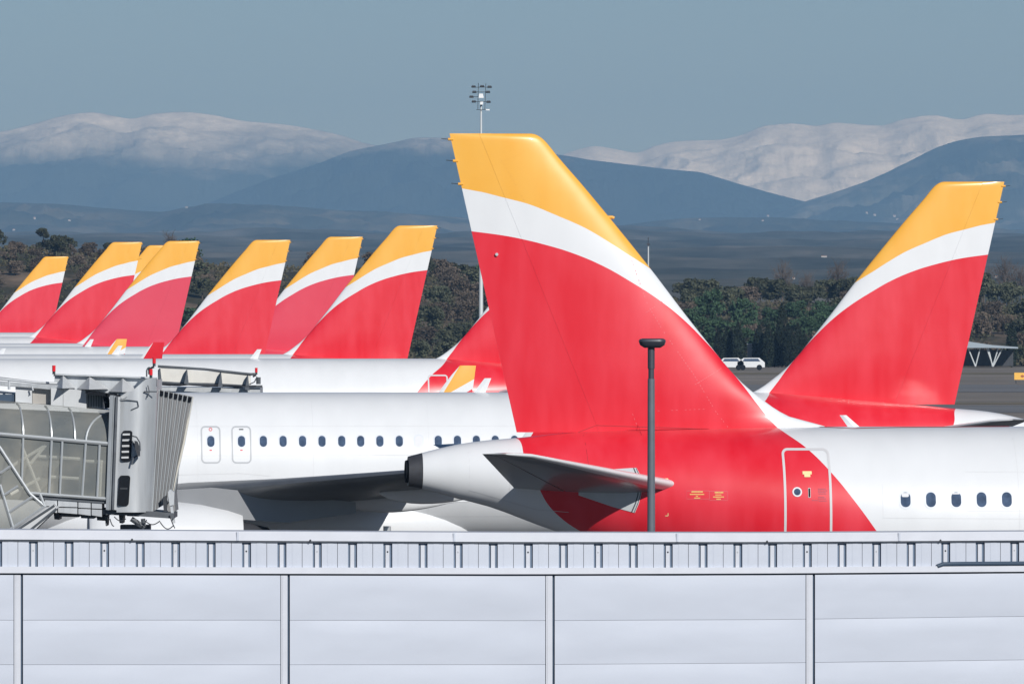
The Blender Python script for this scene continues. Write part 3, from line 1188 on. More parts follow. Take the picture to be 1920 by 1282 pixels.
for (z, hx, hy) in ((0.0, 0.15, 0.12), (0.05, 0.23, 0.2), (0.12, 0.255, 0.24), (0.155, 0.245, 0.23), (0.175, 0.2, 0.19)):
    rings.append([(0.02 + hx * math.copysign(abs(math.cos(a)) ** 0.55, math.cos(a)), hy * math.copysign(abs(math.sin(a)) ** 0.55, math.sin(a)), ztop + z + 0.03) for a in [2 * math.pi * k / 32 for k in range(32)]])
mb.loft(rings)
mb.build('lamp_head', M['lamphead'], lp, smooth=True, angle=40)

# ------------------------------------------------------------------ boarding bridge at the left
YB = 225.0
M['bridge'] = mat('bridge_panel', (0.62, 0.65, 0.68), 0.38, metal=0.25, var=0.28, scale=1.6, stretch=(2.2, 2.2, 0.3))
M['bridgeL'] = mat('bridge_light_panel', (0.60, 0.62, 0.64), 0.5, var=0.15, scale=2.0)
M['bridgeD'] = mat('bridge_dark_steel', (0.12, 0.135, 0.155), 0.5, var=0.4, scale=3)
M['fabric'] = mat('bellows_fabric', (0.27, 0.275, 0.285), 0.75, var=0.25, scale=3, stretch=(2, 2, 0.5))
M['alu'] = mat('aluminium_bar', (0.52, 0.55, 0.57), 0.4, metal=0.4)
M['beige'] = mat('beige_panel', (0.42, 0.40, 0.37), 0.55, var=0.15, scale=2)
M['postgrey'] = mat('post_paint', (0.30, 0.33, 0.36), 0.5, var=0.2)
M['beacon'] = mat('red_beacon_glass', (0.75, 0.02, 0.03), 0.2)


def poly_glass():
    m = bpy.data.materials.new('translucent_glazing')
    m.use_nodes = True
    n, l = m.node_tree.nodes, m.node_tree.links
    b = n['Principled BSDF']
    b.inputs['Roughness'].default_value = 0.22
    t = n.new('ShaderNodeTexNoise'); t.inputs['Scale'].default_value = 0.9; t.inputs['Detail'].default_value = 5
    tc = n.new('ShaderNodeTexCoord'); l.new(tc.outputs['Object'], t.inputs['Vector'])
    cr = n.new('ShaderNodeValToRGB')
    cr.color_ramp.elements[0].position = 0.32; cr.color_ramp.elements[0].color = (0.27, 0.31, 0.33, 1)
    cr.color_ramp.elements[1].position = 0.72; cr.color_ramp.elements[1].color = (0.58, 0.57, 0.51, 1)
    l.new(t.outputs['Fac'], cr.inputs['Fac']); l.new(cr.outputs['Color'], b.inputs['Base Color'])
    tr = n.new('ShaderNodeBsdfTransparent'); tr.inputs['Color'].default_value = (0.75, 0.75, 0.72, 1)
    mx = n.new('ShaderNodeMixShader'); mx.inputs['Fac'].default_value = 0.56
    l.new(b.outputs[0], mx.inputs[1]); l.new(tr.outputs[0], mx.inputs[2])
    l.new(mx.outputs[0], n['Material Output'].inputs['Surface'])
    return m


M['poly'] = poly_glass()
br = empty('boarding_bridge')
tag(br, 'grey boarding bridge with glazed tunnel and folded bellows at the lower left', 'boarding bridge')


def bar(mb, pts, r=0.035, dy=0.0, sq=True, mi=0):
    """straight bars through photo points, dy metres behind the bridge's front"""
    for (a, b) in zip(pts[:-1], pts[1:]):
        p, q = P(a[0], a[1], YB + dy), P(b[0], b[1], YB + dy)
        mb.tube([p, q], r, 6, mi)


# glazed tunnel: upright wall, barrel roof, back wall
mb = MB()
mb.quad(P(-120, 803, YB), P(208, 832, YB), P(203, 934, YB), P(-120, 912, YB))
mb2 = MB()
N = 10
rows = []
for i in range(N + 1):
    a = R(90 * i / N)
    dy, up, sh = 0.95 * (1 - math.cos(a)), 62 * math.sin(a), -16 * (1 - math.cos(a))
    rows.append([P(-120 + sh, 803 - up * 1.03, YB) + Vector((0, dy, 0)), P(208, 832 - up, YB) + Vector((0, dy, 0))])
for i in range(N):
    mb2.quad(rows[i][0], rows[i][1], rows[i + 1][1], rows[i + 1][0])
g1 = MB()
g1.v, g1.f, g1.m = [], [], []
# side wall cut by the stairs outline
g1.add([P(-120, 803, YB), P(208, 832, YB), P(203, 934, YB), P(55, 924, YB), P(0, 839, YB), P(-120, 690, YB)][:5] + [P(-120, 800, YB)], [[0, 1, 2, 3, 4]])
tunnel = g1.build('tunnel_glazing', M['poly'], br, fix=False)
mb2.build('roof_glazing', M['poly'], br, smooth=True, fix=False)
mb = MB()
mb.quad(P(-120, 760, YB + 3.2), P(215, 775, YB + 3.2), P(210, 945, YB + 3.2), P(-120, 930, YB + 3.2))
mb.build('back_glazing', mat('milky_back_glazing', (0.42, 0.40, 0.35), 0.4, var=0.45, scale=1.2, col2=(0.10, 0.13, 0.15)), br, fix=False)
mb = MB()
mb.prism([(55, 926), (205, 936), (205, 944), (62, 934)], YB + 0.02, YB + 3.0)
mb.build('tunnel_floor', M['bridgeD'], br)
mb = MB()
mb.quad(P(-120, 742, YB) + Vector((0, 0.95, 0)), P(209, 770, YB) + Vector((0, 0.95, 0)), P(209, 770, YB) + Vector((0, 3.2, 0)), P(-120, 742, YB) + Vector((0, 3.2, 0)))
mb.build('tunnel_roof', M['bridgeL'], br)
# bars of the tunnel
mb = MB()
bar(mb, [(-120, 803), (0, 813.5), (208, 832)], 0.05, -0.03)
bar(mb, [(0, 839), (55, 924), (203, 935)], 0.04, -0.03)
mb.build('tunnel_rail', M['alu'], br, smooth=True)
for pts in ([(43.5, 817), (41, 900)], [(97, 822), (92, 927)], [(117, 824), (112, 928)], [(161, 828), (154, 931)], [(187, 830), (182, 933)]):
    mb = MB(); bar(mb, pts, 0.03, -0.03)
    mb.build('tunnel_post', M['alu'], br, smooth=True)
for x0 in (44, 97, 141):
    mb = MB()
    pts = []
    for i in range(N + 1):
        a = R(86 * i / N)
        yb = 813.5 + (x0 / 208) * 18.5
        pts.append(P(x0 - 17 * (1 - math.cos(a)), yb - 60 * math.sin(a), YB) + Vector((0, 0.95 * (1 - math.cos(a)) - 0.03, 0)))
    mb.tube(pts, 0.026, 6)
    mb.build('roof_arch', M['alu'], br, smooth=True)
mb = MB()
pts = []
for i in range(N + 1):
    a = R(90 * i / N)
    pts.append(P(161 + 47 * (1 - math.cos(a)), 828 - 54 * math.sin(a), YB) + Vector((0, 0.75 * (1 - math.cos(a)) - 0.03, 0)))
mb.tube(pts, 0.028, 6)
bar(mb, [(187, 830), (188, 779)], 0.02, 0.5)
mb.build('end_arch', M['alu'], br, smooth=True)
# inner frames seen through the glazing
mb = MB()
for pts in ([(72, 855), (153, 860)], [(92, 893), (152, 897)], [(153, 860), (150, 930)], [(0, 887), (86, 834)], [(57, 869), (86, 834)], [(38, 828), (75, 922)], [(75, 896), (20, 926)],
            [(190, 862), (187, 930)], [(160, 864), (200, 866)]):
    bar(mb, pts, 0.04, 0.2)
mb.build('inner_frame', mat('inner_aluminium', (0.85, 0.85, 0.80), 0.5), br, smooth=True)
mb = MB()
for (x, y, s_) in ((20, 870, 1), (80, 885, 1)):
    mb.prism([(x, y - 12), (x + 18, y - 8), (x + 17, y + 14), (x - 2, y + 10)], YB + 1.6, YB + 2.0)
mb.build('inner_cabinet', M['bridgeD'], br)
# covered stairs at the lower left
st = MB()
st.add([P(-120, 700, YB - 0.5), P(0, 839, YB - 0.5), P(55, 924, YB - 0.5), P(84, 949, YB - 0.5), P(23, 990, YB - 0.5), P(-20, 1019, YB - 0.5), P(-120, 1060, YB - 0.5)], [[0, 1, 2, 3, 4, 5, 6]])
stg = st.build('stair_glazing', M['poly'], br, fix=False)
mb = MB()
for pts in ([(-120, 680), (0, 839), (56, 925), (84, 949), (22, 990), (-30, 1025)], [(0, 908), (25, 990)], [(0, 887), (19, 874)], [(7, 928), (34, 911)], [(15, 961), (62, 930)], [(75, 926), (84, 949)]):
    bar(mb, pts, 0.035, -0.53)
mb.build('stair_frame', M['alu'], br, smooth=True)
mb = MB()
mb.prism([(20, 998), (100, 944), (108, 952), (60, 998), (20, 1020)], YB - 0.6, YB + 1.0)
mb.build('stair_stringer', M['bridgeL'], br)
mb = MB()
bar(mb, [(30, 994), (102, 947)], 0.03, -0.62)
bar(mb, [(48, 1000), (106, 953)], 0.03, -0.62)
mb.build('stair_rail', M['bridgeD'], br, smooth=True)
# boxes under the tunnel floor
for i, (x0, x1) in enumerate(((84, 107), (109, 145), (147, 170), (172, 191))):
    mb = MB()
    yb = 936 + (x0 - 84) * 0.05
    mb.prism([(x0, yb), (x1, yb + 1), (x1, yb + 13), (x0, yb + 12)], YB + 0.05, YB + 1.5, 0)
    mb.prism([(x0, yb + 14), (x1, yb + 15), (x1, yb + 25 + i), (x0, yb + 22 + i)], YB + 0.05, YB + 1.5, 0)
    mb.build('service_box', M['bridge'], br)
mb = MB()
rb = random.Random(11)
mb.prism([(98, 961), (240, 966), (326, 972), (326, 962), (240, 955), (98, 955)], YB + 0.15, YB + 2.6)
for (x0, x1, y1) in ((100, 113, 974), (113, 150, 969), (180, 200, 976), (196, 202, 986), (222, 232, 981), (236, 262, 968), (150, 178, 972)):
    mb.prism([(x0, 958), (x1, 958), (x1 - 2, y1), (x0 + 2, y1 - 1)], YB + rb.uniform(0.1, 1), YB + 1.8)
mb.build('undercarriage', M['bridgeD'], br)
mb = MB()
bar(mb, [(246, 972), (264, 984), (272, 988)], 0.07, 0.3)
bar(mb, [(268, 972), (270, 989)], 0.06, 0.3)
mb.build('support_strut', M['bridgeD'], br, smooth=True)
for k, (x0, y0, x1, y1, dip) in enumerate(((214, 968, 236, 972, 6), (258, 974, 275, 974, 12), (270, 974, 300, 976, 8), (300, 978, 326, 984, 10), (206, 972, 214, 986, 4), (318, 965, 328, 990, 2))):
    mb = MB()
    mb.tube([P(x0 + (x1 - x0) * i / 10, y0 + (y1 - y0) * i / 10 + dip * math.sin(math.pi * i / 10), YB + 0.1) for i in range(11)], 0.014, 6)
    mb.build('hose', M['dark'], br, smooth=True)
# corner post between tunnel and cabin
for i, (x0, x1, m_) in enumerate(((203.5, 210, 'postgrey'), (210.6, 214, 'postgrey'), (214.6, 218.6, 'bridgeD'), (219, 223.5, 'bridge'))):
    mb = MB()
    t0 = 741 + i
    mb.prism([(x0 + 2.5, t0), (x1 + 2.5, t0), (x1 - 5, 956), (x0 - 5, 955)], YB - 0.1 + 0.07 * (i % 2), YB + 2.8)
    mb.build('corner_post', M[m_], br)
# cabin wall: flat then rounding to the right
mb = MB()
xs_t, xs_b, dep = [], [], []
cols_ = [(226, 218.5, 0.0), (236, 228, -0.03), (248, 240, -0.05), (258, 250, -0.05), (266, 258, -0.03), (273, 265, 0.02), (280, 271, 0.1), (286, 276, 0.22), (291, 280, 0.38), (296, 284, 0.6)]
ztops = [750, 746, 733, 724, 717, 711, 709, 709, 709, 712]
prev = None
for (xt, xb, d), yt in zip(cols_, ztops):
    a, b = P(xt, yt, YB) + Vector((0, d, 0)), P(xb, 960, YB) + Vector((0, d, 0))
    if prev: mb.quad(prev[1], b, a, prev[0])
    prev = (a, b)
mb.quad(prev[1], prev[1] + Vector((0, 2.2, 0)), prev[0] + Vector((0, 2.2, 0)), prev[0])
mb.quad(P(226, 750, YB), P(226, 750, YB) + Vector((0, 2.8, 0)), P(294, 740, YB) + Vector((0, 2.8, 0)), P(294, 712, YB) + Vector((0, 0.5, 0)))
# merge columns so the rounding shades smoothly
me_b = mb
import bmesh as _bm
cab = me_b.build('cabin_wall', M['bridge'], br, smooth=False, fix=False)
bm = _bm.new(); bm.from_mesh(cab.data); _bm.ops.remove_doubles(bm, verts=bm.verts, dist=0.001); _bm.ops.recalc_face_normals(bm, faces=bm.faces); bm.to_mesh(cab.data); bm.free()
cab.data.polygons.foreach_set('use_smooth', [True] * len(cab.data.polygons)); cab.data.set_sharp_from_angle(angle=R(40))


def cab_poly(pts, d, mi, mb, th=0.03):
    mb.prism(pts, YB - 0.06 - d, YB - 0.06 - d + th, mi)


def rpoly(x0, y0, x1, y1, r, sl):
    pts = []
    for (cx, cy, a0) in ((x1 - r, y0 + r, -90), (x1 - r, y1 - r, 0), (x0 + r, y1 - r, 90), (x0 + r, y0 + r, 180)):
        for i in range(5):
            a = R(a0 + 90 * i / 4)
            X_, Y_ = cx + r * math.cos(a), cy + r * math.sin(a)
            pts.append((X_ + sl * (Y_ - y0) / (y1 - y0), Y_))
    return pts


mb = MB(); cab_poly(rpoly(229, 807, 248.5, 865, 5, -3), 0.02, 0, mb)
wn = mb.build('window', M['black'], br)
for k in range(5):
    y = 812.5 + 10.8 * k
    mb = MB(); cab_poly([(230 - k * 0.6, y), (243.5 - k * 0.6, y - 0.3), (243.5 - k * 0.6, y + 3.2), (230 - k * 0.6, y + 3.5)], 0.045, 0, mb)
    mb.build('louvre', M['bridgeL'], wn)
mb = MB(); cab_poly(rpoly(223.5, 891, 244.5, 948, 5, -3.5), 0.02, 0, mb)
wn = mb.build('window', M['black'], br)
mb = MB(); cab_poly([(225, 914), (239, 914), (238.5, 917), (225, 917)], 0.03, 0, mb)
mb.build('window_bar', M['dark'], wn)
mb = MB()
mb.prism([(252, 826), (257, 827), (262, 840), (262, 855), (258, 855), (253, 840)], YB - 0.4, YB - 0.15)
mb.build('mirror', M['dark'], br)
mb = MB()
bar(mb, [(248, 817), (256, 819), (262, 829), (263, 845)], 0.018, -0.3)
bar(mb, [(247, 871), (250, 858), (262, 852)], 0.022, -0.2)
bar(mb, [(248, 826), (255, 842)], 0.018, -0.2)
mb.build('mirror_bracket', M['bridgeD'], br, smooth=True)
mb = MB()
bar(mb, [(226, 748), (258, 752), (260, 762), (246, 768)], 0.012, -0.08)
mb.build('wiring', M['bridgeD'], br, smooth=True)
mb = MB()
bar(mb, [(277, 722), (280, 734), (276, 745)], 0.014, -0.05)
bar(mb, [(270, 734), (294, 734)], 0.018, -0.05)
mb.build('wiring', M['bridgeD'], br, smooth=True)
# bellows
mb = MB()
nf = 7
pr = None
for i in range(nf * 2 + 1):
    q = i / (nf * 2)
    d = 0.60 + 0.9 * q + (0.035 if i % 2 else -0.02)
    a = P(297 + 60 * q, 730.5 + 14 * q, YB) + Vector((0, d, 0))
    b = P(284 + 36 * q, 960 - 22 * q, YB) + Vector((0, d, 0))
    if pr: mb.quad(pr[1], b, a, pr[0])
    if i % 2 == 0:
        mbt = MB(); mbt.tube([a - Vector((0, 0.02, 0)), b - Vector((0, 0.02, 0))], 0.014, 6)
        mbt.build('bellows_rib', M['alu'], br, smooth=True)
    pr = (a, b)
bel = mb.build('bellows', M['fabric'], br, fix=False)
mb = MB()
for i in range(nf):
    q0, q1 = (i + 0.15) / nf, (i + 0.85) / nf
    pts = [P(297 + 60 * q0, 732 + 14 * q0, YB), P(297 + 60 * q1, 732 + 14 * q1, YB), P(296 + 59 * q1, 741 + 14 * q1, YB), P(296 + 59 * q0, 742 + 14 * q0, YB)]
    mb.add([p + Vector((0, 0.56 + 0.9 * qq, 0)) for p, qq in zip(pts, (q0, q1, q1, q0))], [[0, 1, 2, 3]])
mb.build('bellows_opening', M['black'], bel, fix=False)
mb = MB()
a, b = P(357, 744.5, YB) + Vector((0, 1.5, 0)), P(317, 935, YB) + Vector((0, 1.5, 0))
mb.tube([a, P(341, 830, YB) + Vector((0, 1.45, 0)), b], 0.03, 8)
mb.build('bumper_edge', mat('bumper_trim', (0.62, 0.60, 0.54), 0.5), bel, smooth=True)
mb = MB()
mb.prism([(338, 832), (333, 850), (326, 925), (329, 958), (315, 962), (312, 930), (322, 880), (331, 845)], YB + 1.5, YB + 3.6)
mb.build('bumper_flap', M['fabric'], bel)
mb = MB()
mb.prism([(305, 932), (312, 928), (313, 958), (307, 958)], YB + 0.55, YB + 0.9)
mb.build('sensor_box', M['dark'], br)
mb = MB()
mb.prism([(315, 922), (319, 917), (327, 923), (326, 946), (318, 948)], YB + 0.45, YB + 0.8)
mb.prism([(319, 948), (324, 947), (328, 980), (323, 981)], YB + 0.5, YB + 0.7)
mb.build('levelling_arm', M['bridge'], br)
# hood above cabin with folded gussets
mb = MB()
mb.prism([(103, 702), (293, 709), (293, 720), (240, 746), (205, 742), (100, 733)], YB + 1.3, YB + 1.4)
mb.prism([(103, 700.5), (294, 707.5), (294, 710), (103, 703)], YB + 1.15, YB + 1.45)
hood = mb.build('roof_hood', M['bridge'], br)
for (ax, ay, b0, b1, by_) in ((118, 703, 101, 143, 727), (168, 706, 144, 205, 729), (230, 709, 204, 262, 734)):
    mb = MB()
    A = P(ax, ay, YB + 1.2)
    B0, B1 = P(b0, by_, YB + 1.25), P(b1, by_, YB + 1.25)
    C = P(ax - 1, by_ + 1, YB + 0.35)
    mb.add([A, B0, C, B1], [[0, 1, 2], [0, 2, 3], [1, 3, 2], [0, 3, 1]])
    mb.build('hood_gusset', M['bridgeL'], hood)
mb = MB()
mb.prism([(206, 742), (294, 722), (294, 728), (226, 756), (205, 752)], YB + 0.6, YB + 1.3)
mb.build('hood_side', M['bridge'], br)
# roof plant: ducts and boxes on the tunnel
for (x0, y0, x1, y1, m_, d0) in ((-120, 722, 28, 755, 'bridgeL', 1.3), (29, 724, 60, 756, 'bridgeL', 1.1), (61, 726, 95, 757, 'beige', 1.2), (95.5, 727, 118, 761, 'bridgeL', 0.9), (118.6, 728, 162, 764, 'bridgeL', 0.9)):
    mb = MB(); mb.prism([(x0, y0), (x1, y0 + (x1 - x0) * 0.1), (x1, y1 + 1), (x0, y1 - 1)], YB + d0, YB + d0 + 1.6)
    mb.build('roof_unit', M[m_], br)
mb = MB(); mb.prism([(-40, 740), (24, 739), (24, 752), (-40, 750)], YB + 1.2, YB + 1.26)
mb.prism([(24.5, 740), (27, 740), (27, 752), (24.5, 752)], YB + 1.18, YB + 1.26)
mb.build('roof_opening', M['gap'], br)
mb = MB(); mb.prism([(163, 733), (194, 741), (193, 766), (163, 763)], YB + 1.1, YB + 2.4)
gr = mb.build('air_grille', M['bridge'], br)
mb = MB()
for k in range(9):
    x = 165 + k * 3.1
    mb.prism([(x, 740 + k * 0.3), (x + 1.3, 740 + k * 0.3), (x + 1.3, 763), (x, 763)], YB + 1.05, YB + 1.1)
mb.build('grille_slat', M['dark'], gr)
mb = MB()
mb.prism([(160, 732.5), (226, 740), (225, 744), (205, 744), (160, 737)], YB + 0.5, YB + 1.5)
mb.prism([(193, 742), (202, 743), (204, 765), (197, 766)], YB + 0.7, YB + 1.4)
mb.prism([(198, 738), (201, 738), (201, 744), (198, 744)], YB + 0.5, YB + 0.6)
mb.build('roof_bracket', M['black'], br)
mb = MB()
for k in range(5):
    pts = [P(-60 + 30 * i, 712 + k * 1.6 + 2.2 * i * 0.9 + 1.2 * mnoise.noise(Vector((i * 0.8, k * 3.1, 0))), YB + 1.0) for i in range(7)]
    mb.tube(pts, 0.018, 5)
mb.tube([P(-60, 704, YB + 1.3), P(0, 710, YB + 1.3), P(70, 717, YB + 1.3), P(112, 719, YB + 1.3), P(122, 724, YB + 1.3), P(124, 728, YB + 1.3)], 0.03, 8)
mb.tube([P(17, 714, YB + 1), P(17, 730, YB + 1)], 0.03, 8)
mb.tube([P(60, 724, YB + .9), P(62, 732, YB + .9), P(60, 733, YB + .9)], 0.02, 8)
mb.build('cable_run', M['bridge'], br, smooth=True)
mb = MB()
bar(mb, [(-60, 703), (0, 709), (60, 716), (102, 720)], 0.035, 1.5)
mb.build('roof_edge', M['dark'], br, smooth=True)
# supporting pedestal down to the apron
mb = MB(); mb.box((P(250, 0, YB).x - 0.35, YB + 1, 0), (P(250, 0, YB).x + 0.35, YB + 1.8, 3.4))
mb.build('support_leg', M['bridgeD'], br)


def beacon(px, py, Y, parent, arm=None):
    p = P(px, py, Y)
    mb = MB()
    mb.tube([p + Vector((0, 0, -0.07)), p + Vector((0, 0, 0.02))], 0.036, 10, 1)
    mb.tube([p + Vector((0, 0, 0.0)), p + Vector((0, 0, 0.12)), p + Vector((0, 0, 0.14))], 0.042, 10, 0)
    if arm:
        mb.tube([p + Vector((0, 0, -0.08)), P(arm[0], arm[1], Y)], 0.03, 6, 1)
    mb.build('warning_beacon', [M['beacon'], M['dark']], parent, smooth=True)


beacon(101, 696, YB + 0.9, br, (103, 704))
beacon(283, 703, YB + 0.5, br, (281, 712))
beacon(289, 681, YB + 0.5, br, (279, 692))
mb = MB()
bar(mb, [(275, 706), (275, 694), (278, 689), (281, 689)], 0.02, 0.5)
mb.prism([(277, 689), (280, 688), (281, 701), (277.5, 702)], YB + 0.5, YB + 0.7)
mb.prism([(278, 709), (294, 710), (294, 724), (286, 724), (284, 715)], YB + 0.42, YB + 0.5)
mb.build('beacon_bracket', M['bridgeD'], br)

# second bridge, its roof barrier showing over the windowed airliner
YC = 292.0
b2 = empty('boarding_bridge')
tag(b2, 'roof barrier of a second boarding bridge, seen behind the windowed white body beside the first', 'boarding bridge')


def bar2(mb, pts, r, dy=0.0):
    for a, b in zip(pts[:-1], pts[1:]):
        mb.tube([P(a[0], a[1], YC + dy), P(b[0], b[1], YC + dy)], r, 6)


mb = MB(); mb.prism([(296, 691), (303, 689.5), (470, 702), (470, 722), (296, 716)], YC, YC + 0.06)
mb.build('barrier_panel', mat('cream_barrier_paint', (0.74, 0.73, 0.69), 0.5, var=0.12), b2)
mb = MB(); bar2(mb, [(296, 686.5), (383, 692), (470, 701.5), (478, 701)], 0.045); bar2(mb, [(296, 716), (345, 719), (400, 720), (470, 724), (492, 724)], 0.04)
mb.build('barrier_rail', M['bridgeD'], b2, smooth=True)
for x, yt in ((300.5, 688), (351, 691), (414.5, 696), (465, 702)):
    mb = MB()
    mb.add([P(x, yt, YC - 0.02), P(x - 6, yt + 28, YC - 0.02), P(x + 3, yt + 30, YC - 0.02), P(x, yt, YC - 0.3), P(x - 6, yt + 28, YC - 0.7), P(x + 3, yt + 30, YC - 0.7)],
           [[0, 1, 2], [3, 5, 4], [0, 3, 4, 1], [1, 4, 5, 2], [2, 5, 3, 0]])
    mb.build('barrier_gusset', M['bridgeD'], b2)
mb = MB()
rb = random.Random(5)
for k in range(4):
    mb.tube([P(300 + 18 * i, 719 + 3.0 * abs(mnoise.noise(Vector((i * 1.3, k * 2.7, 1)))) * 1.5 + i * 0.45, YC - 0.3 - 0.1 * k) for i in range(11)], 0.022, 5)
mb.build('cable_run', M['dark'], b2, smooth=True)
mb = MB(); bar2(mb, [(484.5, 707), (484.5, 720)], 0.08); bar2(mb, [(468, 720), (477, 716), (482, 706)], 0.02)
mb.build('roof_post', M['bridgeD'], b2, smooth=True)
beacon(480.5, 698, YC, b2, (474, 706))
mb = MB(); mb.prism([(150, 724), (488, 727), (488, 860), (150, 860)], YC + 0.1, YC + 3.2)
mb.build('bridge_body', M['bridge'], b2)
mb = MB(); mb.prism([(380, 860), (400, 860), (400, 1095), (380, 1095)], YC + 1.2, YC + 1.6)
mb.build('support_leg', M['bridgeD'], b2)

# ------------------------------------------------------------------ ground, hill, plain, mountains
def rampmat(name, stops, scale, detail=8, rough=0.9, stretch=(1, 1, 1), rn=0.65, bump=0.0):
    m = bpy.data.materials.new(name)
    m.use_nodes = True
    n, l = m.node_tree.nodes, m.node_tree.links
    b = n['Principled BSDF']
    b.inputs['Roughness'].default_value = rough
    b.inputs['Specular IOR Level'].default_value = 0.2
    tc = n.new('ShaderNodeTexCoord')
    mp = n.new('ShaderNodeMapping'); mp.inputs['Scale'].default_value = stretch
    l.new(tc.outputs['Object'], mp.inputs['Vector'])
    t = n.new('ShaderNodeTexNoise'); t.inputs['Scale'].default_value = scale; t.inputs['Detail'].default_value = detail; t.inputs['Roughness'].default_value = rn
    l.new(mp.outputs['Vector'], t.inputs['Vector'])
    cr = n.new('ShaderNodeValToRGB')
    while len(cr.color_ramp.elements) < len(stops): cr.color_ramp.elements.new(0.5)
    for e, (p, c) in zip(cr.color_ramp.elements, stops):
        e.position = p; e.color = (*c, 1)
    l.new(t.outputs['Fac'], cr.inputs['Fac']); l.new(cr.outputs['Color'], b.inputs['Base Color'])
    if bump:
        bp = n.new('ShaderNodeBump'); bp.inputs['Distance'].default_value = bump
        l.new(t.outputs['Fac'], bp.inputs['Height']); l.new(bp.outputs['Normal'], b.inputs['Normal'])
    return m


M['ground'] = rampmat('airfield_ground', [(0.3, (0.17, 0.155, 0.135)), (0.5, (0.23, 0.205, 0.18)), (0.7, (0.30, 0.265, 0.235))], 0.03)
M['apron'] = rampmat('apron_concrete', [(0.3, (0.085, 0.088, 0.092)), (0.5, (0.11, 0.112, 0.115)), (0.72, (0.14, 0.14, 0.14))], 0.012, stretch=(0.25, 1, 1))
M['taxi'] = rampmat('taxiway_asphalt', [(0.3, (0.15, 0.155, 0.165)), (0.7, (0.22, 0.22, 0.225))], 0.05, stretch=(0.1, 1, 1))
mb = MB(); mb.quad((-13500, -2500, -0.02), (13500, -2500, -0.02), (13500, 29000, -0.02), (-13500, 29000, -0.02))
tag(mb.build('ground', M['ground'], fix=False), kind='structure')
mb = MB(); mb.quad((-900, -300, 0.0), (900, -300, 0.0), (900, 570, 0.0), (-900, 570, 0.0))
tag(mb.build('apron', M['apron'], fix=False), kind='structure')
mb = MB()
mb.quad((-900, 742, 0.005), (900, 742, 0.005), (900, 792, 0.005), (-900, 792, 0.005))
mb.quad((-900, 905, 0.005), (900, 905, 0.005), (900, 985, 0.005), (-900, 985, 0.005))
tag(mb.build('taxiway', M['taxi'], fix=False), kind='structure')
mb = MB()
mb.quad((-900, 1120, 0.005), (900, 1120, 0.005), (900, 1150, 0.005), (-900, 1150, 0.005))
mb.quad((-900, 800, 0.005), (900, 800, 0.005), (900, 814, 0.005), (-900, 814, 0.005))
tag(mb.build('grass_strip', rampmat('dry_grass_ground', [(0.3, (0.14, 0.13, 0.085)), (0.7, (0.24, 0.20, 0.15))], 0.08), fix=False), kind='structure')

crest = pchip([(-900, 490), (0, 480), (300, 482), (420, 500), (600, 512), (800, 522), (900, 535), (1240, 566), (1560, 572), (1760, 575), (1920, 575), (2800, 575)])


def hill_z(X, Y):
    """height of the wooded rise behind the airfield"""
    px = 960 + X / max(Y, 1) * F
    zc = H - (crest(min(max(px, -900), 2800)) - HZ) / F * 1480
    t = sstep(1240, 1480, Y) * (1 - 0.9 * sstep(1500, 1800, Y))
    return max(0.0, zc * t + 0.9 * mnoise.fractal(Vector((X * 0.03, Y * 0.012, 3)), 1, 2, 4) * t * 1.5) - 0.05


mb = MB()
nx, ny = 240, 60
vs = []
for j in range(ny + 1):
    Y = 1236 + (1800 - 1236) * j / ny
    for i in range(nx + 1):
        X = -190 + 380 * i / nx
        vs.append((X, Y, hill_z(X, Y)))
mb.add(vs, [[j * (nx + 1) + i, j * (nx + 1) + i + 1, (j + 1) * (nx + 1) + i + 1, (j + 1) * (nx + 1) + i] for j in range(ny) for i in range(nx)])
M['hill'] = rampmat('scrub_hillside', [(0.28, (0.030, 0.036, 0.020)), (0.48, (0.062, 0.058, 0.038)), (0.56, (0.15, 0.115, 0.085)), (0.68, (0.27, 0.20, 0.145))], 0.09, stretch=(1, 0.5, 1), bump=0.4)
tag(mb.build('hillside', M['hill'], smooth=True, angle=60, fix=False), kind='structure')


def terrain(name, prof, D, L, m, base_t=1.0, amp=0.1, nx=900, ny=80, freq=7.0, seed=0, jit=1.0, x0=-700, x1=2620, power=1.0):
    """ridge whose crest follows a measured skyline at distance D and whose slopes fall towards the camera"""
    f = pchip(prof)
    k = D / F
    mb = MB()
    vs = []
    for j in range(ny + 1):
        t = (j / ny) ** 1.3
        for i in range(nx + 1):
            px = x0 + (x1 - x0) * i / nx
            X = (px - 960) * k
            Y = D - t * L
            hr = H + (HZ - f(min(max(px, prof[0][0]), prof[-1][0]))) * k
            q = Vector((X / (D * 0.012) + seed, t * 3.0 * (L / (D * 0.2)), seed))
            rid = 1 - abs(mnoise.fractal(Vector((X / (90 * freq) + seed, Y / (90 * freq), seed)), 1.0, 2.1, 7)) * 2
            fine = mnoise.fractal(Vector((X / 160, Y / 160, seed + 5)), 0.8, 2.1, 5)
            z = hr * ((1 - t) ** power) + hr * amp * (rid - 0.5) * min(1, t * 6 + 0.0) * (1 - t) ** 0.5 + jit * k * fine * (0.9 + 5 * min(t * 4, 1))
            if j == ny: z = -20
            vs.append((X * (1 + 0.15 * 0), Y, z))
    # back side
    for i in range(nx + 1):
        px = x0 + (x1 - x0) * i / nx
        vs.append(((px - 960) * k, D + L * 0.25, -20))
    W = nx + 1
    fs = [[j * W + i, j * W + i + 1, (j + 1) * W + i + 1, (j + 1) * W + i] for j in range(ny) for i in range(nx)]
    b = (ny + 1) * W
    fs += [[b + i, b + i + 1, i + 1, i] for i in range(nx)]
    mb.add(vs, fs)
    o = mb.build(name, m, smooth=True, angle=80, fix=True)
    return tag(o, kind='structure')


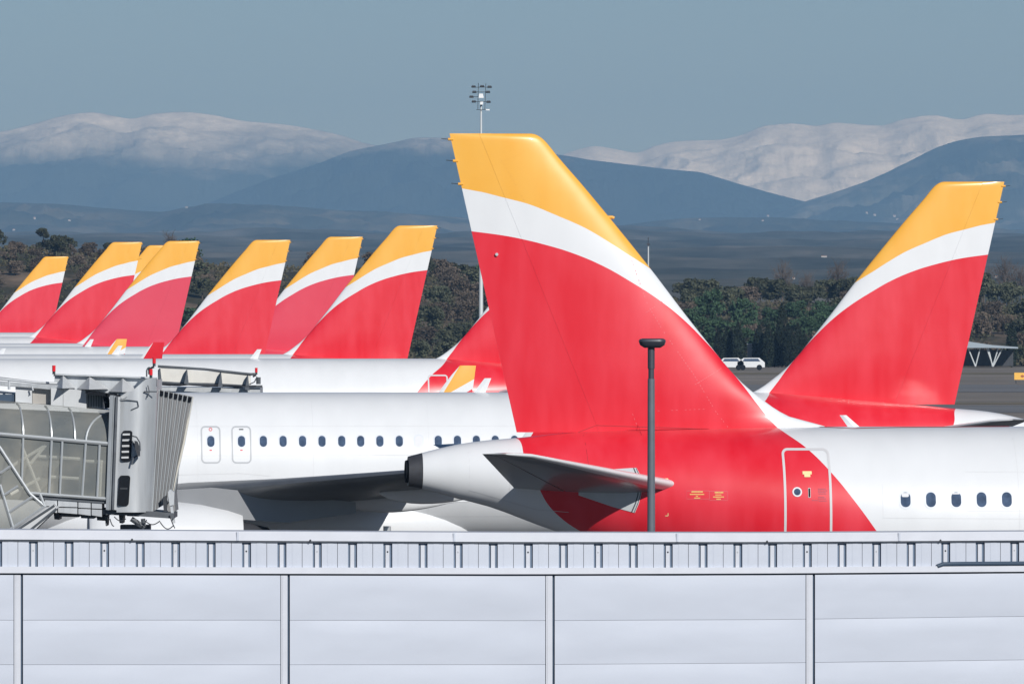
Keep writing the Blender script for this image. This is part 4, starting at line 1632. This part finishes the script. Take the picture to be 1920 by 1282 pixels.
def snowmat(name, z0, z1, scale, rock=(0.045, 0.055, 0.045), speck=0.5, amp=300.0):
    m = bpy.data.materials.new(name)
    m.use_nodes = True
    n, l = m.node_tree.nodes, m.node_tree.links
    b = n['Principled BSDF']
    b.inputs['Roughness'].default_value = 0.9
    b.inputs['Specular IOR Level'].default_value = 0.1
    tc = n.new('ShaderNodeTexCoord')
    sp = n.new('ShaderNodeSeparateXYZ'); l.new(tc.outputs['Object'], sp.inputs[0])
    t = n.new('ShaderNodeTexNoise'); t.inputs['Scale'].default_value = scale; t.inputs['Detail'].default_value = 9; t.inputs['Roughness'].default_value = 0.68
    mp = n.new('ShaderNodeMapping'); mp.inputs['Scale'].default_value = (1, 0.6, 1.8)
    l.new(tc.outputs['Object'], mp.inputs['Vector']); l.new(mp.outputs['Vector'], t.inputs['Vector'])
    ma = n.new('ShaderNodeMath'); ma.operation = 'MULTIPLY_ADD'
    l.new(t.outputs['Fac'], ma.inputs[0]); ma.inputs[1].default_value = amp; l.new(sp.outputs['Z'], ma.inputs[2])
    mr = n.new('ShaderNodeMapRange'); mr.inputs['From Min'].default_value = z0 + amp * 0.5; mr.inputs['From Max'].default_value = z1 + amp * 0.5
    l.new(ma.outputs[0], mr.inputs['Value'])
    t2 = n.new('ShaderNodeTexNoise'); t2.inputs['Scale'].default_value = scale * 9; t2.inputs['Detail'].default_value = 6; t2.inputs['Roughness'].default_value = 0.75
    l.new(mp.outputs['Vector'], t2.inputs['Vector'])
    mr2 = n.new('ShaderNodeMapRange'); mr2.inputs['From Min'].default_value = 0.36; mr2.inputs['From Max'].default_value = 0.6
    mr2.inputs['To Min'].default_value = 1 - speck; mr2.inputs['To Max'].default_value = 1.0
    l.new(t2.outputs['Fac'], mr2.inputs['Value'])
    mm = n.new('ShaderNodeMath'); mm.operation = 'MULTIPLY'
    l.new(mr.outputs[0], mm.inputs[0]); l.new(mr2.outputs[0], mm.inputs[1])
    mx = n.new('ShaderNodeMix'); mx.data_type = 'RGBA'
    mx.inputs['A'].default_value = (*rock, 1); mx.inputs['B'].default_value = (0.93, 0.87, 0.81, 1)
    l.new(mm.outputs[0], mx.inputs['Factor']); l.new(mx.outputs['Result'], b.inputs['Base Color'])
    bp = n.new('ShaderNodeBump'); bp.inputs['Distance'].default_value = 6.0
    l.new(t2.outputs['Fac'], bp.inputs['Height']); l.new(bp.outputs['Normal'], b.inputs['Normal'])
    return m


K = 1 / F
def zof(py, D): return H + (HZ - py) * D / F


FOREST = [(0.32, (0.008, 0.014, 0.010)), (0.50, (0.035, 0.042, 0.032)), (0.62, (0.20, 0.19, 0.16))]
M['snowR'] = snowmat('snow_right', zof(480, 23500), zof(400, 23500), 0.0022, speck=0.22, amp=80)
M['snowL'] = snowmat('snow_left', zof(330, 22500), zof(238, 22500), 0.0022, speck=0.35, amp=190)
M['slope'] = rampmat('dark_mountain_slope', FOREST, 0.004, detail=10, stretch=(1, 0.6, 1.6), bump=12)
M['slopeS'] = snowmat('slope_with_snow_patches', zof(292, 20500), zof(215, 20500), 0.0026, rock=(0.022, 0.028, 0.022), speck=0.6, amp=190)
terrain('snowy_mountains', [(700, 330), (980, 310), (1040, 298), (1062, 288), (1085, 280), (1115, 274), (1150, 279), (1192, 286), (1230, 273), (1270, 265), (1345, 262), (1385, 254), (1440, 235), (1480, 232), (1530, 236),
        (1565, 230), (1600, 232), (1650, 235), (1700, 222), (1750, 217), (1800, 224), (1850, 213), (1900, 215), (2000, 210), (2200, 218), (2620, 260)], 23500, 2100, M['snowR'], amp=0.09, freq=5, seed=2, jit=1.1, x0=700)
terrain('snowy_massif', [(-700, 300), (-200, 262), (0, 247), (60, 233), (130, 215), (170, 211), (215, 218), (245, 222.5), (290, 213), (340, 210), (400, 216), (460, 227), (520, 232), (590, 243), (640, 254), (680, 267), (705, 273), (760, 290), (900, 330), (1100, 400)],
        22500, 2100, M['snowL'], amp=0.10, freq=5, seed=11, jit=0.7, x1=1100)
terrain('mountain_slope', [(300, 420), (480, 345), (600, 305), (660, 283), (700, 275), (740, 267), (790, 258), (850, 258), (900, 268), (960, 280), (1060, 292), (1100, 299), (1170, 308), (1260, 318), (1310, 323), (1340, 331), (1400, 349), (1460, 365), (1510, 378), (1600, 398), (1800, 430)],
        20500, 2300, M['slopeS'], amp=0.26, freq=5, seed=23, jit=1.0, x0=300, x1=1800)
terrain('dark_ridge', [(1300, 450), (1440, 408), (1510, 378), (1560, 362), (1620, 342), (1700, 305), (1760, 275), (1800, 263), (1840, 257), (1900, 254), (1960, 250), (2200, 236), (2620, 250)],
        19500, 2300, M['slope'], amp=0.26, freq=5, seed=31, jit=1.3, x0=1300)
M['foot'] = rampmat('foothill_scrub', [(0.32, (0.015, 0.022, 0.016)), (0.5, (0.045, 0.05, 0.035)), (0.66, (0.15, 0.13, 0.09))], 0.006, detail=10, bump=6)
terrain('foothills', [(-700, 390), (0, 380), (100, 383), (200, 391), (300, 397), (350, 388), (420, 383), (520, 385), (620, 393), (760, 400), (900, 412), (1000, 425), (1100, 432), (1200, 418), (1300, 409), (1440, 407), (1560, 414), (1700, 420), (1920, 430), (2620, 400)],
        14500, 3000, M['foot'], amp=0.24, freq=4, seed=43, jit=1.6, power=0.9)
# rising plain between the wooded rise and the foothills
mb = MB()
nx, ny = 300, 90
vs = []
yprof = pchip([(1700, 562), (2400, 548), (3200, 524), (4500, 492), (6000, 468), (8000, 448), (10000, 440)])
for j in range(ny + 1):
    Y = 1700 * (10400 / 1700) ** (j / ny)
    for i in range(nx + 1):
        px = -500 + 2900 * i / nx
        X = (px - 960) / F * Y
        z = zof(yprof(min(Y, 10000)), Y) - 8.7 * (1 - sstep(1700, 2600, Y)) + Y * 0.0011 * mnoise.fractal(Vector((X * 0.004, Y * 0.0016, 9)), 1, 2, 5)
        if j == ny: z = -5
        vs.append((X, Y, z))
mb.add(vs, [[j * (nx + 1) + i, j * (nx + 1) + i + 1, (j + 1) * (nx + 1) + i + 1, (j + 1) * (nx + 1) + i] for j in range(ny) for i in range(nx)])
M['plain'] = rampmat('plain_fields', [(0.32, (0.022, 0.032, 0.03)), (0.45, (0.06, 0.068, 0.058)), (0.56, (0.115, 0.115, 0.10)), (0.7, (0.22, 0.20, 0.17))], 0.012, detail=9, stretch=(1, 0.2, 1))
tag(mb.build('plain', M['plain'], smooth=True, angle=80, fix=False), kind='structure')

# far white houses
M['house'] = mat('whitewash', (0.42, 0.41, 0.40), 0.8)
M['tile'] = mat('roof_tile', (0.30, 0.15, 0.10), 0.8)
from mathutils.bvhtree import BVHTree
def bvh_of(names):
    V, Fc = [], []
    for nm in names:
        me = bpy.data.objects[nm].data
        b0 = len(V)
        V += [v.co.copy() for v in me.vertices]
        Fc += [[b0 + i for i in p.vertices] for p in me.polygons]
    return BVHTree.FromPolygons(V, Fc)
TERR = bvh_of(['plain', 'foothills', 'mountain_slope', 'snowy_massif', 'dark_ridge', 'hillside'])
rh = random.Random(21)
for (px, py, sz, wd) in ((1312, 411, 1.6, 1.3), (1440, 404, 2.4, 1), (1430, 413, 1.8, 1.2), (1625, 398, 2.2, 1), (1640, 402, 2.2, 1.2), (1677, 404, 2.6, 1), (1683, 410, 1.7, 1.6), (1545, 480, 2.4, 2.4),
                         (65, 408, 2.6, 0.8), (130, 412, 1.3, 2), (26, 430, 2.2, 1.1), (1488, 521, 2.6, 1.1), (1868, 518, 3.0, 1.0), (350, 388, 1.5, 2)):
    D = 9300.0 if py < 440 else (3600.0 if py > 500 else 5800.0)
    hit = TERR.ray_cast(Vector((0, 0, H)), (P(px, py + sz, D) - Vector((0, 0, H))).normalized())[0]
    if hit is None: continue
    p = hit
    k = p.y / F
    a, hh = 1.8 * sz * k * wd, 1.1 * sz * k
    hs = empty('house', (p.x, p.y, p.z))
    mb = MB(); mb.box((-a / 2, -a / 2, -a * 0.4), (a / 2, a / 2, hh))
    mb.build('wall', M['house'], hs)
    mb = MB(); mb.add([(-a * .55, -a * .55, hh), (a * .55, -a * .55, hh), (a * .55, a * .55, hh), (-a * .55, a * .55, hh), (-a * .55, 0, hh * 1.35), (a * .55, 0, hh * 1.35)],
                      [[0, 1, 5, 4], [2, 3, 4, 5], [1, 2, 5], [3, 0, 4], [3, 2, 1, 0]])
    mb.build('roof', M['tile'], hs)
    tag(hs, 'tiny pale house on the hazy plain below the mountains', 'house', 'far houses on the plain')

# ------------------------------------------------------------------ trees
def leafmat(name, c, c2):
    return mat(name, c, 0.85, spec=0.15, col2=c2, scale=0.9, objrand=0.32)


M['leafA'] = leafmat('olive_foliage', (0.10, 0.105, 0.066), (0.048, 0.058, 0.040))
M['leafB'] = leafmat('brown_foliage', (0.155, 0.122, 0.095), (0.08, 0.068, 0.056))
M['leafC'] = leafmat('green_foliage', (0.062, 0.112, 0.055), (0.032, 0.060, 0.036))
M['leafD'] = leafmat('cypress_foliage', (0.024, 0.034, 0.022), (0.014, 0.02, 0.015))
M['twig'] = mat('bare_twigs', (0.13, 0.105, 0.09), 0.9, var=0.3, scale=1, objrand=0.2)
M['bark'] = mat('bark', (0.09, 0.075, 0.06), 0.9, var=0.3, scale=2)


def crown(n, rx, rz, zc, leaf, seed, clumps=14, shape='round'):
    r_ = random.Random(seed)
    cl = []
    for _ in range(clumps):
        a = r_.uniform(0, 2 * math.pi); e = r_.uniform(-0.7, 1); rr = r_.uniform(0.35, 0.85)
        cl.append((Vector((math.cos(a) * rr * rx * math.sqrt(1 - 0.7 * e * e), math.sin(a) * rr * rx * math.sqrt(1 - 0.7 * e * e), zc + e * rz * 0.72)), r_.uniform(0.25, 0.5) * rx))
    mb = MB()
    for i in range(n):
        if shape == 'column':
            q = r_.random()
            z = zc - rz + 2 * rz * q
            rad = rx * (math.sin(math.pi * min(q * 0.9 + 0.12, 1)) ** 0.6) * r_.uniform(0.6, 1.05)
            a = r_.uniform(0, 2 * math.pi)
            p = Vector((rad * math.cos(a), rad * math.sin(a), z))
        else:
            c, rad = r_.choice(cl)
            d = Vector((r_.gauss(0, 1), r_.gauss(0, 1), r_.gauss(0, 1))).normalized() * rad * r_.uniform(0.55, 1.05)
            p = c + Vector((d.x, d.y, d.z * 0.8))
        s = leaf * r_.uniform(0.6, 1.3)
        d1 = Vector((r_.gauss(0, 1), r_.gauss(0, 1), r_.gauss(0, 1))).normalized()
        d2 = d1.cross(Vector((r_.gauss(0, 1), r_.gauss(0, 1), r_.gauss(0, 1)))).normalized()
        mb.quad(p + d1 * s, p + d2 * s * 0.6, p - d1 * s, p - d2 * s * 0.6)
    return mb


def limbs(h, r, seed, n=7, spread=0.6, z0=0.35, levels=1, twig=None):
    r_ = random.Random(seed)
    mb = MB()
    pts = [Vector((0.06 * h * mnoise.noise(Vector((i, seed, 0))), 0.06 * h * mnoise.noise(Vector((i, seed, 5))), h * i / 5)) for i in range(6)]
    mb.tube(pts, r, 7, r2=r * 0.25)

    def branch(p, d, L, rr, lv):
        q = [p]
        for i in range(3):
            d = (d + Vector((r_.uniform(-.25, .25), r_.uniform(-.25, .25), r_.uniform(-.05, .3)))).normalized()
            q.append(q[-1] + d * L / 3)
        mb.tube(q, rr, 5 if lv else 4, r2=rr * 0.3)
        if lv > 0:
            for _ in range(5):
                k = r_.choice(q[1:])
                dd = (d + Vector((r_.uniform(-.9, .9), r_.uniform(-.9, .9), r_.uniform(-.2, .7)))).normalized()
                branch(k, dd, L * 0.62, rr * 0.5, lv - 1)
    for i in range(n):
        t = z0 + (0.95 - z0) * i / n
        k = min(int(t * 5), 4)
        p = pts[k].lerp(pts[k + 1], t * 5 - k)
        a = r_.uniform(0, 2 * math.pi)
        branch(p, Vector((math.cos(a) * spread, math.sin(a) * spread, r_.uniform(0.4, 0.9))).normalized(), h * 0.42 * (1.1 - t * 0.5), r * 0.42, levels)
    return mb


protos = {}
def proto(key, name, crown_mb, cm, trunk_mb, label, cat, group):
    root = empty(name)
    if crown_mb: crown_mb.build('crown', cm, root, fix=False)
    trunk_mb.build('trunk', M['bark'] if key != 'bare' else M['twig'], root, smooth=True)
    tag(root, label, cat, group)
    protos[key] = [root, False]


G1 = 'trees of the wood behind the airfield'
proto('oak1', 'oak_tree', crown(1700, 2.4, 1.9, 2.9, 0.26, 1, 16), M['leafA'], limbs(3.6, 0.16, 1), 'dark olive rounded tree of the wood behind the parked airliners', 'tree', G1)
proto('oak2', 'oak_tree', crown(1500, 2.0, 1.6, 2.4, 0.25, 2, 12), M['leafA'], limbs(3.0, 0.14, 2), 'dark olive rounded tree of the wood behind the parked airliners', 'tree', G1)
proto('brown1', 'bare_shrub', crown(1500, 2.2, 1.6, 2.0, 0.20, 3, 18), M['leafB'], limbs(3.0, 0.12, 3, n=9), 'brown winter shrub on the slope behind the parked airliners', 'shrub', 'winter shrubs on the slope')
proto('brown2', 'bare_shrub', crown(1300, 1.7, 1.2, 1.4, 0.18, 4, 14), M['leafB'], limbs(2.2, 0.1, 4, n=9), 'brown winter shrub on the slope behind the parked airliners', 'shrub', 'winter shrubs on the slope')
proto('green1', 'pine_tree', crown(1700, 2.2, 1.7, 2.3, 0.24, 5, 15), M['leafC'], limbs(3.0, 0.14, 5), 'green bushy pine of the wood behind the parked airliners', 'tree', 'green pines of the wood')
proto('cyp', 'cypress_tree', crown(1500, 0.75, 3.0, 3.2, 0.2, 6, shape='column'), M['leafD'], limbs(5.4, 0.11, 6, n=4, spread=0.1), 'dark narrow cypress in the row along the airfield edge', 'tree', 'cypresses along the airfield edge')
bare_c = crown(900, 2.1, 2.6, 4.2, 0.10, 8, 22)
proto('bare', 'bare_tree', bare_c, M['twig'], limbs(6.2, 0.13, 7, n=14, spread=0.5, z0=0.25, levels=2), 'tall leafless tree rising above the wood on its crest', 'tree', 'leafless trees above the wood')


def plant(key, X, Y, sc, sz=1.0, z=None):
    root, used = protos[key]
    if used:
        o = copy_tree(root)
    else:
        o = root
        protos[key][1] = True
    o.location = (X, Y, hill_z(X, Y) - 0.15 if z is None else z)
    o.rotation_euler = (0, 0, rt.uniform(0, 6.28))
    o.scale = (sc, sc, sc * sz)
    return o


rt = random.Random(77)
# kids() walks all objects: cache children of prototypes for speed
_kidcache = {}
_k0 = kids
def kids(o):
    if o.name not in _kidcache:
        _kidcache[o.name] = _k0(o) if o in [p[0] for p in protos.values()] else []
    return _kidcache[o.name]


cnt = 0
for Y in (1262, 1292, 1322, 1352, 1382, 1410, 1436, 1462, 1486):
    half = 1100 / F * Y
    X = -half * 0.93
    while X < half * 0.93:
        px = 960 + X / Y * F
        step = rt.uniform(3.0, 4.4)
        vis = (px < 330 or 730 < px < 960 or 1210 < px < 1640 or px > 1790)
        if not vis: step *= 2.6
        left = px < 340
        right = px > 1200
        dens = 0.93
        if left and Y < 1400: dens = 0.45 if px < 160 else 0.75
        if right and Y in (1410, 1436): dens = 0.35
        if right and Y < 1270 and px < 1640: dens = 0.2
        if rt.random() < dens:
            r_ = rt.random()
            if right:
                key = 'green1' if (Y < 1400 and r_ < 0.75 and px < 1640) else ('oak1' if r_ < 0.5 else ('oak2' if r_ < 0.75 else 'brown1'))
            elif left:
                key = 'brown1' if r_ < 0.45 else ('brown2' if r_ < 0.7 else ('oak1' if r_ < 0.85 else 'oak2'))
            else:
                key = 'brown1' if r_ < 0.35 else ('oak1' if r_ < 0.62 else ('green1' if r_ < 0.78 else 'oak2'))
            plant(key, X, Y + rt.uniform(-10, 10), rt.uniform(0.75, 1.05) * (0.8 if left else 1.05), rt.uniform(0.75, 1.1))
            cnt += 1
        X += step
# cypress row
for px in (1347, 1362, 1371, 1384, 1391, 1419, 1424, 1430, 1441, 1452, 1459, 1466, 1478, 1486, 1496, 1508, 1897):
    Yc = 1238 + rt.uniform(-3, 3)
    plant('cyp', (px - 960) / F * Yc, Yc, rt.uniform(0.75, 1.0), {1424: 1.15, 1466: 1.35, 1459: 1.2}.get(px, rt.uniform(0.75, 1.05)), 0)
for px, sc in ((1467, 0.95), (1512, 0.72), (1570, 0.95), (1885, 1.0), (1915, 0.9), (1845, 0.8), (320, 0.65)):
    Yc = 1478 if px > 400 else 1470
    plant('bare', (px - 960) / F * Yc, Yc, sc)
# lone round tree on the left skyline
o = plant('oak2', (92 - 960) / F * 1488, 1470, 0.66, 0.8)
o.location.z += 2.0
o['label'] = 'single small round tree standing above the skyline at the far left'
o['group'] = ''
del o['group']
rs = random.Random(5)
mb = MB()
for _ in range(5200):
    Y = rs.uniform(1245, 1500)
    X = rs.uniform(-1.04, 1.04) * 960 / F * Y
    nn_ = mnoise.noise(Vector((X * 0.05, Y * 0.03, 2)))
    if nn_ < -0.12: continue
    z = hill_z(X, Y)
    hgt = rs.uniform(0.3, 1.1)
    for k in range(9):
        a = rs.uniform(0, 6.28)
        c = Vector((X + rs.gauss(0, 0.45), Y + rs.gauss(0, 0.45), z + rs.uniform(0, hgt)))
        d1 = Vector((math.cos(a), math.sin(a), rs.uniform(-.6, .6))) * rs.uniform(0.15, 0.32)
        d2 = Vector((-math.sin(a) * rs.uniform(-1, 1), math.cos(a) * rs.uniform(-1, 1), 1)).normalized() * rs.uniform(0.15, 0.35)
        mb.quad(c - d1, c - d2 * 0.6, c + d1, c + d2)
M['scrub'] = mat('scrub_leaves', (0.125, 0.105, 0.07), 0.9, spec=0.1, col2=(0.045, 0.058, 0.034), scale=0.05)
tag(mb.build('scrub', M['scrub'], fix=False), 'low scrub and dry brush covering the wooded rise', None, None, 'stuff')
print('trees', cnt)

# ------------------------------------------------------------------ masts
M['galv'] = mat('galvanised_steel', (0.60, 0.64, 0.66), 0.5, metal=0.2)
YM = 1125.0
ms = empty('floodlight_mast', (P(902, 0, YM).x, YM, 0))
tag(ms, 'tall floodlight mast rising behind the top of the nearest tail fin', 'floodlight mast')


def Q(px, py, dy=0.0):
    p = P(px, py, YM)
    return Vector((p.x - ms.location.x, dy, p.z))


mb = MB(); mb.tube([(0, 0, 0), Q(902, 199)], 0.30, 12, r2=0.11)
mb.build('pole', M['galv'], ms, smooth=True)
mb = MB()
for pts in ([(897, 156), (896, 206)], [(911, 157), (910.5, 170), (909, 206)], [(885, 173), (916, 173)], [(886, 191), (917, 191)], [(884, 182), (896, 182)], [(893, 206), (918, 206)], [(886, 164), (920, 164)]):
    mb.tube([Q(*pts[0], -0.3), Q(*pts[-1], -0.3)], 0.035, 6)
mb.tube([Q(902, 199), Q(902, 190)], 0.12, 8)
mb.build('head_frame', M['dark'], ms, smooth=True)
for (x, y) in ((888, 163), (904, 162.5), (918, 163.5), (889.5, 173), (915, 173), (884, 182), (888.5, 191), (916, 191.5)):
    mb = MB()
    c = Q(x, y, -0.6)
    mb.add([c + Vector(v) for v in ((-0.27, -0.2, -0.02), (0.27, -0.2, -0.02), (0.24, 0.25, -0.12), (-0.24, 0.25, -0.12), (-0.2, -0.12, 0.14), (0.2, -0.12, 0.14), (0.18, 0.2, 0.1), (-0.18, 0.2, 0.1))],
           [[0, 3, 2, 1], [4, 5, 6, 7], [0, 1, 5, 4], [1, 2, 6, 5], [2, 3, 7, 6], [3, 0, 4, 7]])
    mb.build('floodlight', M['dark'], ms)
mb = MB()
mb.prism([(898.5, 176), (905.5, 176), (907, 184), (897.5, 184)], YM - 0.7, YM - 0.1)
mb.prism([(900.5, 191), (906, 191), (905.5, 196.5), (900, 196.5)], YM - 0.7, YM - 0.1)
mb.prism([(911, 205), (918, 205), (918, 207.5), (911, 207)], YM - 0.7, YM - 0.4)
o = mb.build('radio_box', mat('white_box_paint', (0.82, 0.84, 0.86), 0.4), ms)
o.location = (-ms.location.x, -YM, 0)

YM2 = 1650.0
m2 = empty('antenna_mast', (P(1215.5, 0, YM2).x, YM2, 0))
tag(m2, 'thin distant mast beside the leading edge of the nearest tail', 'mast')
mb = MB(); mb.tube([(0, 0, -1), (0, 0, P(0, 462, YM2).z)], 0.22, 8, r2=0.12); mb.build('pole', M['galv'], m2, smooth=True)
mb = MB(); mb.tube([(0, 0, P(0, 464, YM2).z), (0, 0, P(0, 445, YM2).z)], 0.07, 6)
mb.box((-0.25, -0.1, P(0, 460, YM2).z), (0.25, 0.1, P(0, 456, YM2).z)); mb.build('antenna', M['dark'], m2)

# ------------------------------------------------------------------ shelter, sign, hut and vehicles at the airfield edge
YS = 1228.0
M['roofs'] = mat('shelter_roof', (0.30, 0.36, 0.42), 0.5)
sh = empty('open_shelter', (0, 0, 0))
tag(sh, 'open shelter with thin pale roof on slanting struts at the right airfield edge', 'shelter')
mb = MB(); mb.prism([(1790, 643), (1815, 640), (1862, 647), (1909, 650.5), (1909, 653.5), (1862, 652), (1790, 652)], YS, YS + 7)
mb.build('roof', M['roofs'], sh)
for x0, x1, x2 in ((1800, 1812, 1790), (1829, 1815, 1838), (1861, 1853, 1872), (1862, 1880, 1850)):
    for xx in (x1, x2):
        mb = MB(); mb.tube([P(x0, 687, YS + 1), P(xx, 652, YS + 1)], 0.09, 6)
        mb.build('strut', M['galv'], sh, smooth=True)
mb = MB(); mb.prism([(1790, 655), (1900, 656), (1900, 686), (1790, 686)], YS + 5, YS + 6)
mb.build('back_wall', M['dark'], sh)

YG = 1000.0
sg = empty('airfield_sign', (P(1917, 0, YG).x, YG, 0))
tag(sg, 'small yellow taxiway sign standing on the airfield at the right edge', 'sign')
mb = MB(); mb.box((-0.85, -0.08, 0.38), (0.85, 0.08, 1.12)); mb.build('sign_board', mat('sign_yellow', (0.85, 0.48, 0.08), 0.5), sg)
mb = MB(); mb.box((-0.72, -0.05, 0), (-0.62, 0.05, 0.38)); mb.build('leg', M['dark'], sg)
mb = MB(); mb.box((0.62, -0.05, 0), (0.72, 0.05, 0.38)); mb.build('leg', M['dark'], sg)
mb = MB(); mb.add([(-0.22, -0.09, 0.75), (0.02, -0.09, 0.93), (0.02, -0.09, 0.82), (0.22, -0.09, 0.82), (0.22, -0.09, 0.68), (0.02, -0.09, 0.68), (0.02, -0.09, 0.57)], [[0, 1, 2, 3, 4, 5, 6]])
mb.build('arrow_mark', mat('sign_mark', (0.35, 0.08, 0.03), 0.6), sg, fix=False)


def van(px, Y, ln, label):
    p = P(px, 0, Y)
    r0 = empty('parked_car', (p.x, Y, 0))
    tag(r0, label, 'car')
    a = ln / 2
    mb = MB()
    prof = [(-a, 0.35), (-a, 1.0), (-a + 0.25, 1.1), (-a * 0.55, 1.5), (a * 0.6, 1.52), (a * 0.9, 1.1), (a, 0.95), (a, 0.35)]
    mb.loft([[(x, y, z) for x, z in prof] for y in (-0.85, 0.85)])
    mb.build('body', M['white'], r0)
    mb = MB()
    mb.loft([[(x, y, z) for x, z in ((-a * 0.62, 1.08), (-a * 0.5, 1.4), (a * 0.5, 1.42), (a * 0.68, 1.08))] for y in (-0.865, -0.855)])
    mb.build('side_window', M['glass'], r0)
    for x in (-a * 0.6, a * 0.6):
        mb = MB()
        mb.loft([[(x + rr * math.cos(q), yy, 0.34 + rr * math.sin(q)) for q in [2 * math.pi * k / 20 for k in range(20)]] for yy, rr in ((-0.9, 0.3), (-0.86, 0.34), (-0.7, 0.34))])
        mb.build('wheel', M['black'], r0, smooth=True)


van(1408, 1190, 3.4, 'white vehicle parked by the cypresses, right of the two')
van(1370, 1190, 3.2, 'white vehicle half hidden behind the nearest tail, left of the two')
p = P(1407.5, 650, 1242)
ht = empty('small_hut', (p.x, 1242, 0))
tag(ht, 'small white hut among the cypresses', 'hut')
mb = MB(); mb.box((-0.42, -0.4, 0.02), (0.42, 0.4, p.z + 0.32)); mb.build('wall', M['house'], ht)
mb = MB(); mb.box((-0.5, -0.5, p.z + 0.325), (0.5, 0.5, p.z + 0.4)); mb.build('roof', M['galv'], ht)

# ------------------------------------------------------------------ haze
hz = bpy.data.materials.new('haze')
hz.use_nodes = True
n = hz.node_tree.nodes
for q in list(n):
    if q.type == 'BSDF_PRINCIPLED': n.remove(q)
pv = n.new('ShaderNodeVolumePrincipled')
pv.inputs['Color'].default_value = (0.315, 0.60, 1.0, 1)
pv.inputs['Absorption Color'].default_value = (0.25, 0.25, 0.25, 1)
pv.inputs['Density'].default_value = 6.6e-5
pv.inputs['Anisotropy'].default_value = -0.05
hz.node_tree.links.new(pv.outputs['Volume'], n['Material Output'].inputs['Volume'])
mb = MB(); mb.box((-14000, -3000, -40), (14000, 29500, 620))
ho = mb.build('haze', hz, None)
tag(ho, kind='stuff')
ho['label'] = 'thin bluish winter haze over the plain and the mountains'
